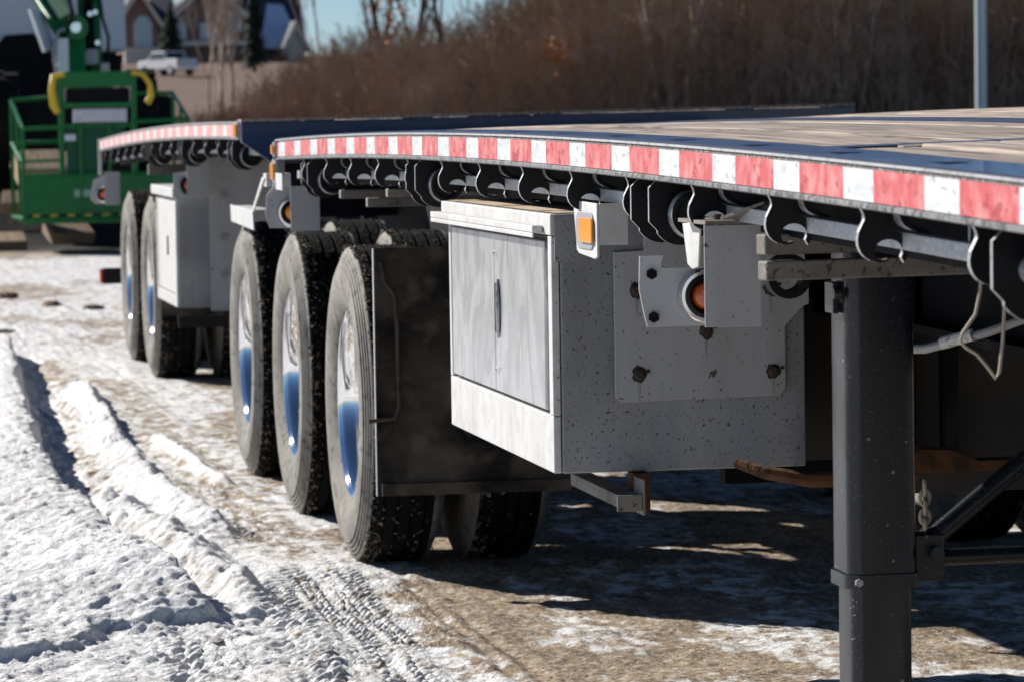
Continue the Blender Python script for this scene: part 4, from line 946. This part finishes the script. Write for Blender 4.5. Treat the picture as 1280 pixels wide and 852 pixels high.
def top_of(px):      # crest of the thicket, metres at 110 m
    return float(np.interp(px, [200, 235, 300, 360, 430, 480, 540, 600, 650, 700, 760, 900, 1300, 1500], [.5, .9, 1.9, 2.7, 3.5, 3.9, 3.8, 4.0, 4.9, 6.0, 6.6, 7.2, 7.6, 7.6]))
for i in range(7000):
    px = R.uniform(236, 1480); Y = R.uniform(96, 124); x = hX(px, Y)
    h = (top_of(px)*R.uniform(.45, 1.02))*(.9 if Y < 104 else 1)
    if px < 330 and R.random() < .5: continue
    seeds.append((x, Y, gz(x, Y)-.1 if i % 7 == 0 else (Y-100)*.02, h, 3))
for i in range(700):
    px = R.uniform(215, 420); Y = R.uniform(90, 100); x = hX(px, Y); seeds2.append((x, Y, -.05, R.uniform(.5, 1.7), 3))
twig_cloud('thicket', seeds, THB, 'dense brown bare thicket filling the background behind the trailers')
twig_cloud('low_brush', seeds2, THR, 'low reddish bare brush at the left end of the thicket')
seeds3 = []
for i in range(1500):
    px = R.uniform(240, 1480); Y = R.uniform(96, 108); x = hX(px, Y)
    seeds3.append((x, Y, (Y-100)*.02, top_of(px)*R.uniform(.35, .95), 4))
twig_cloud('pale_brush', seeds3, mat('pale_brown_twigs', (.40, .29, .21), .9, layers=[(.6, 4, .42, .62, (.24, .16, .11), .8)]), 'paler tan brush along the front of the thicket')
BARK = [mat('pale_bark', (.52, .44, .36), .9, layers=[(2, 4, .5, .65, (.24, .19, .155), .8)]), mat('grey_bark', (.46, .38, .32), .9, layers=[(2, 4, .5, .65, (.13, .10, .085), .8)]), mat('dark_bark', (.045, .035, .03), .9)]
TWG = [mat('pale_twigs', (.42, .33, .27), .9), mat('brown_twigs', (.26, .19, .155), .9), mat('dark_twigs', (.05, .038, .032), .9)]
def bare_tree(px, Y, h, r, kind, label, lean=0.0, forks=1, group='bare trees in the thicket', seed=0, spread=.5):
    R = random.Random(seed*31+int(px)); x = hX(px, Y); z = gz(x, Y)-.1
    t = thing('bare_tree', (x, Y, z), label, 'tree', group)
    m = M(); tw = M()
    def grow_(p, d, L_, rad, lev):
        pts = [p]; rr = [rad]; n = 5
        for k in range(n):
            d = (d+Vector((R.uniform(-.14, .14), R.uniform(-.14, .14), .06))).normalized(); p = p+d*L_/n; pts.append(p); rr.append(rad*(1-.75*(k+1)/n))
        (m if lev < 2 else tw).tube(pts, rr, 6 if lev < 2 else 4)
        if lev < 4:
            for k in range([7, 5, 4, 3][lev]):
                i = R.randint(2 if lev else 2, n-1) if lev else R.randint(2, n-1)
                s = R.uniform(0, 6.28); e = Vector((math.cos(s)*spread, math.sin(s)*spread, R.uniform(.5, 1.1))).normalized()
                e = (e+d*.5).normalized(); grow_(pts[i], e, L_*R.uniform(.35, .55), max(rr[i]*.55, .006), lev+1)
    for f in range(forks):
        a = R.uniform(-.12, .12)+(f-(forks-1)/2)*.22+lean
        grow_(Vector((x+(f-(forks-1)/2)*.15, Y, z)), Vector((a, R.uniform(-.1, .1), 1)).normalized(), h*R.uniform(.9, 1.05), r, 0)
    tr = m.build('trunk', BARK[kind], t, smooth=50); tw.build('crown', TWG[kind], t)
    return t
TREES = [
 (292, 125, 6.2, .085, 1, 'grey bare tree with upright limbs before the stone house', 0, 2, .4),
 (268, 120, 5.4, .060, 0, 'slim pale bare tree left of the grey tree, before the stone house', .03, 2, .35),
 (424, 112, 6.5, .055, 0, 'leaning pale trunk at the right side of the snowy roofed house', -.22, 1, .25),
 (500, 118, 7.5, .16, 2, 'dark thick trunk with orange bark patch against the pale sky', .02, 2, .5),
 (571, 110, 8.5, .11, 2, 'straight dark trunk standing alone against the sky gap', .01, 1, .45),
 (648, 122, 8.0, .075, 2, 'thin dark bare tree at the right side of the sky gap', 0, 1, .6),
 (770, 104, 7.0, .05, 1, 'grey bare tree in the thicket above the far deck edge', .05, 1, .5),
 (845, 98, 7.5, .075, 0, 'bright pale forked tree in the middle of the dark thicket', -.05, 2, .45),
 (868, 101, 7.2, .06, 0, 'pale slanting tree just right of the bright forked tree', .16, 1, .4),
 (925, 100, 7.8, .075, 0, 'pale pair of stems midway between forked tree and light pole', .02, 2, .35),
 (985, 103, 6.8, .05, 1, 'slender grey tree right of the pale pair of stems', .05, 1, .5),
 (1065, 97, 6.5, .06, 0, 'tan bare tree with side limbs left of the light pole', -.04, 2, .55),
 (1115, 100, 6.4, .055, 0, 'thin pale tree leaning toward the light pole', .08, 1, .45),
 (1165, 99, 7.0, .05, 1, 'grey bare tree close to the left of the light pole', .03, 1, .5),
 (1258, 98, 7.2, .06, 1, 'grey bare tree at the right side of the light pole', -.03, 2, .5)]
for i, (px, Y, h, r, kd, lb, ln, fk, sp) in enumerate(TREES): bare_tree(px, Y, h, r, kd, lb, ln, fk, seed=i+1, spread=sp)
# conifer by the houses, and a tuft of dead leaves
def conifer(px, Y, h, w, label):
    R = random.Random(4); x = hX(px, Y); z = gz(x, Y)-.2
    t = thing('conifer', (x, Y, z), label, 'tree'); m = M()
    for k in range(1500):
        f = R.random()**.7; a = R.uniform(0, 6.28); rr = w*(1-f)*R.uniform(.55, 1.1)+.05
        c = Vector((x+rr*math.cos(a)*.55, Y+rr*math.sin(a)*.55, z+.5+h*f)); e = c+Vector((math.cos(a)*rr*.7, math.sin(a)*rr*.7, -.25*rr+R.uniform(-.2, .2)))
        s = Vector((-math.sin(a), math.cos(a), R.uniform(-.3, .3)))*h*.022
        m.add([c-s, c+s, e+s*.3, e-s*.3], [(0, 1, 2, 3)])
    m.build('crown', mat('dark_conifer_green', (.035, .05, .028), .9), t); M().lathe([(0, .18), (h*.9, .03)], (x, Y, z), 'z', 8).build('trunk', BARK[2], t)
conifer(325, 300, 8.0, 1.1, 'dark green conifer between the stone house and the snowy roof')
conifer(222, 330, 5.5, 1.7, 'small olive conifer at the corner of the brown brick house')
m = M(); R = random.Random(8)
for (px, py, s_, n) in ((703, 64, .22, 120), (498, 18, .35, 160)):
    Yl = 95.5; cx, cz = hX(px, Yl), 1.444+(154.9-.0155*px-py)*Yl/4699
    for k in range(n):
        c = Vector((cx+R.gauss(0, s_), Yl+R.gauss(0, s_), cz+R.gauss(0, s_))); a = Vector((R.uniform(-1, 1), R.uniform(-1, 1), R.uniform(-1, 1)))*.06; b = Vector((R.uniform(-1, 1), R.uniform(-1, 1), R.uniform(-1, 1)))*.06
        m.add([c-a, c+b, c+a, c-b], [(0, 1, 2, 3)])
lv = m.build('dead_leaves', mat('orange_dead_leaves', (.45, .16, .04), .8)); tag(lv, 'orange dead leaves still hanging in the thicket', None, kind='stuff')

# ------------------------------------------------------------------ clods on the snow
CL = mat('dark_clod', (.16, .10, .06), .9, layers=[(14, 4, .5, .65, (.30, .17, .08), .8)], bump=(30, .5, .02))
def clod(x, y, s, lab, seed, mt=CL, cat='clod', name='dirt_clod', grp='clods on the snow'):
    R = random.Random(seed); m = M(); V = []; n1, n2 = 6, 9
    for i in range(n1+1):
        for j in range(n2):
            th = math.pi*i/n1; ph = 2*math.pi*j/n2; q = s*R.uniform(.7, 1.25)
            V.append((q*1.5*math.sin(th)*math.cos(ph), q*1.1*math.sin(th)*math.sin(ph), q*.42*math.cos(th)+s*.18))
    F = [(i*n2+j, i*n2+(j+1) % n2, (i+1)*n2+(j+1) % n2, (i+1)*n2+j) for i in range(n1) for j in range(n2)]
    o = m.add(V, F).build(name, mt); o.location = (x, y, gz(x, y)); o.rotation_euler = (0, 0, R.uniform(0, 6))
    tag(o, lab, cat, grp); return o
clod(-.20, 31.3, .085, 'flat brown clod at the left edge of the far snow', 1)
clod(.07, 29.9, .075, 'dark upright clod in the middle of the far snow', 2)
clod(.36, 29.2, .055, 'small reddish clod nearest the far wheels', 3)
clod(-.45, 26.2, .045, 'tiny brown clod at the left edge, nearer than the flat one', 4)
clod(-.585, 10.33, .020, 'small grey stone on the snow bank in the foreground', 5, mat('grey_stone', (.30, .28, .26), .8), 'stone', 'stone', None)
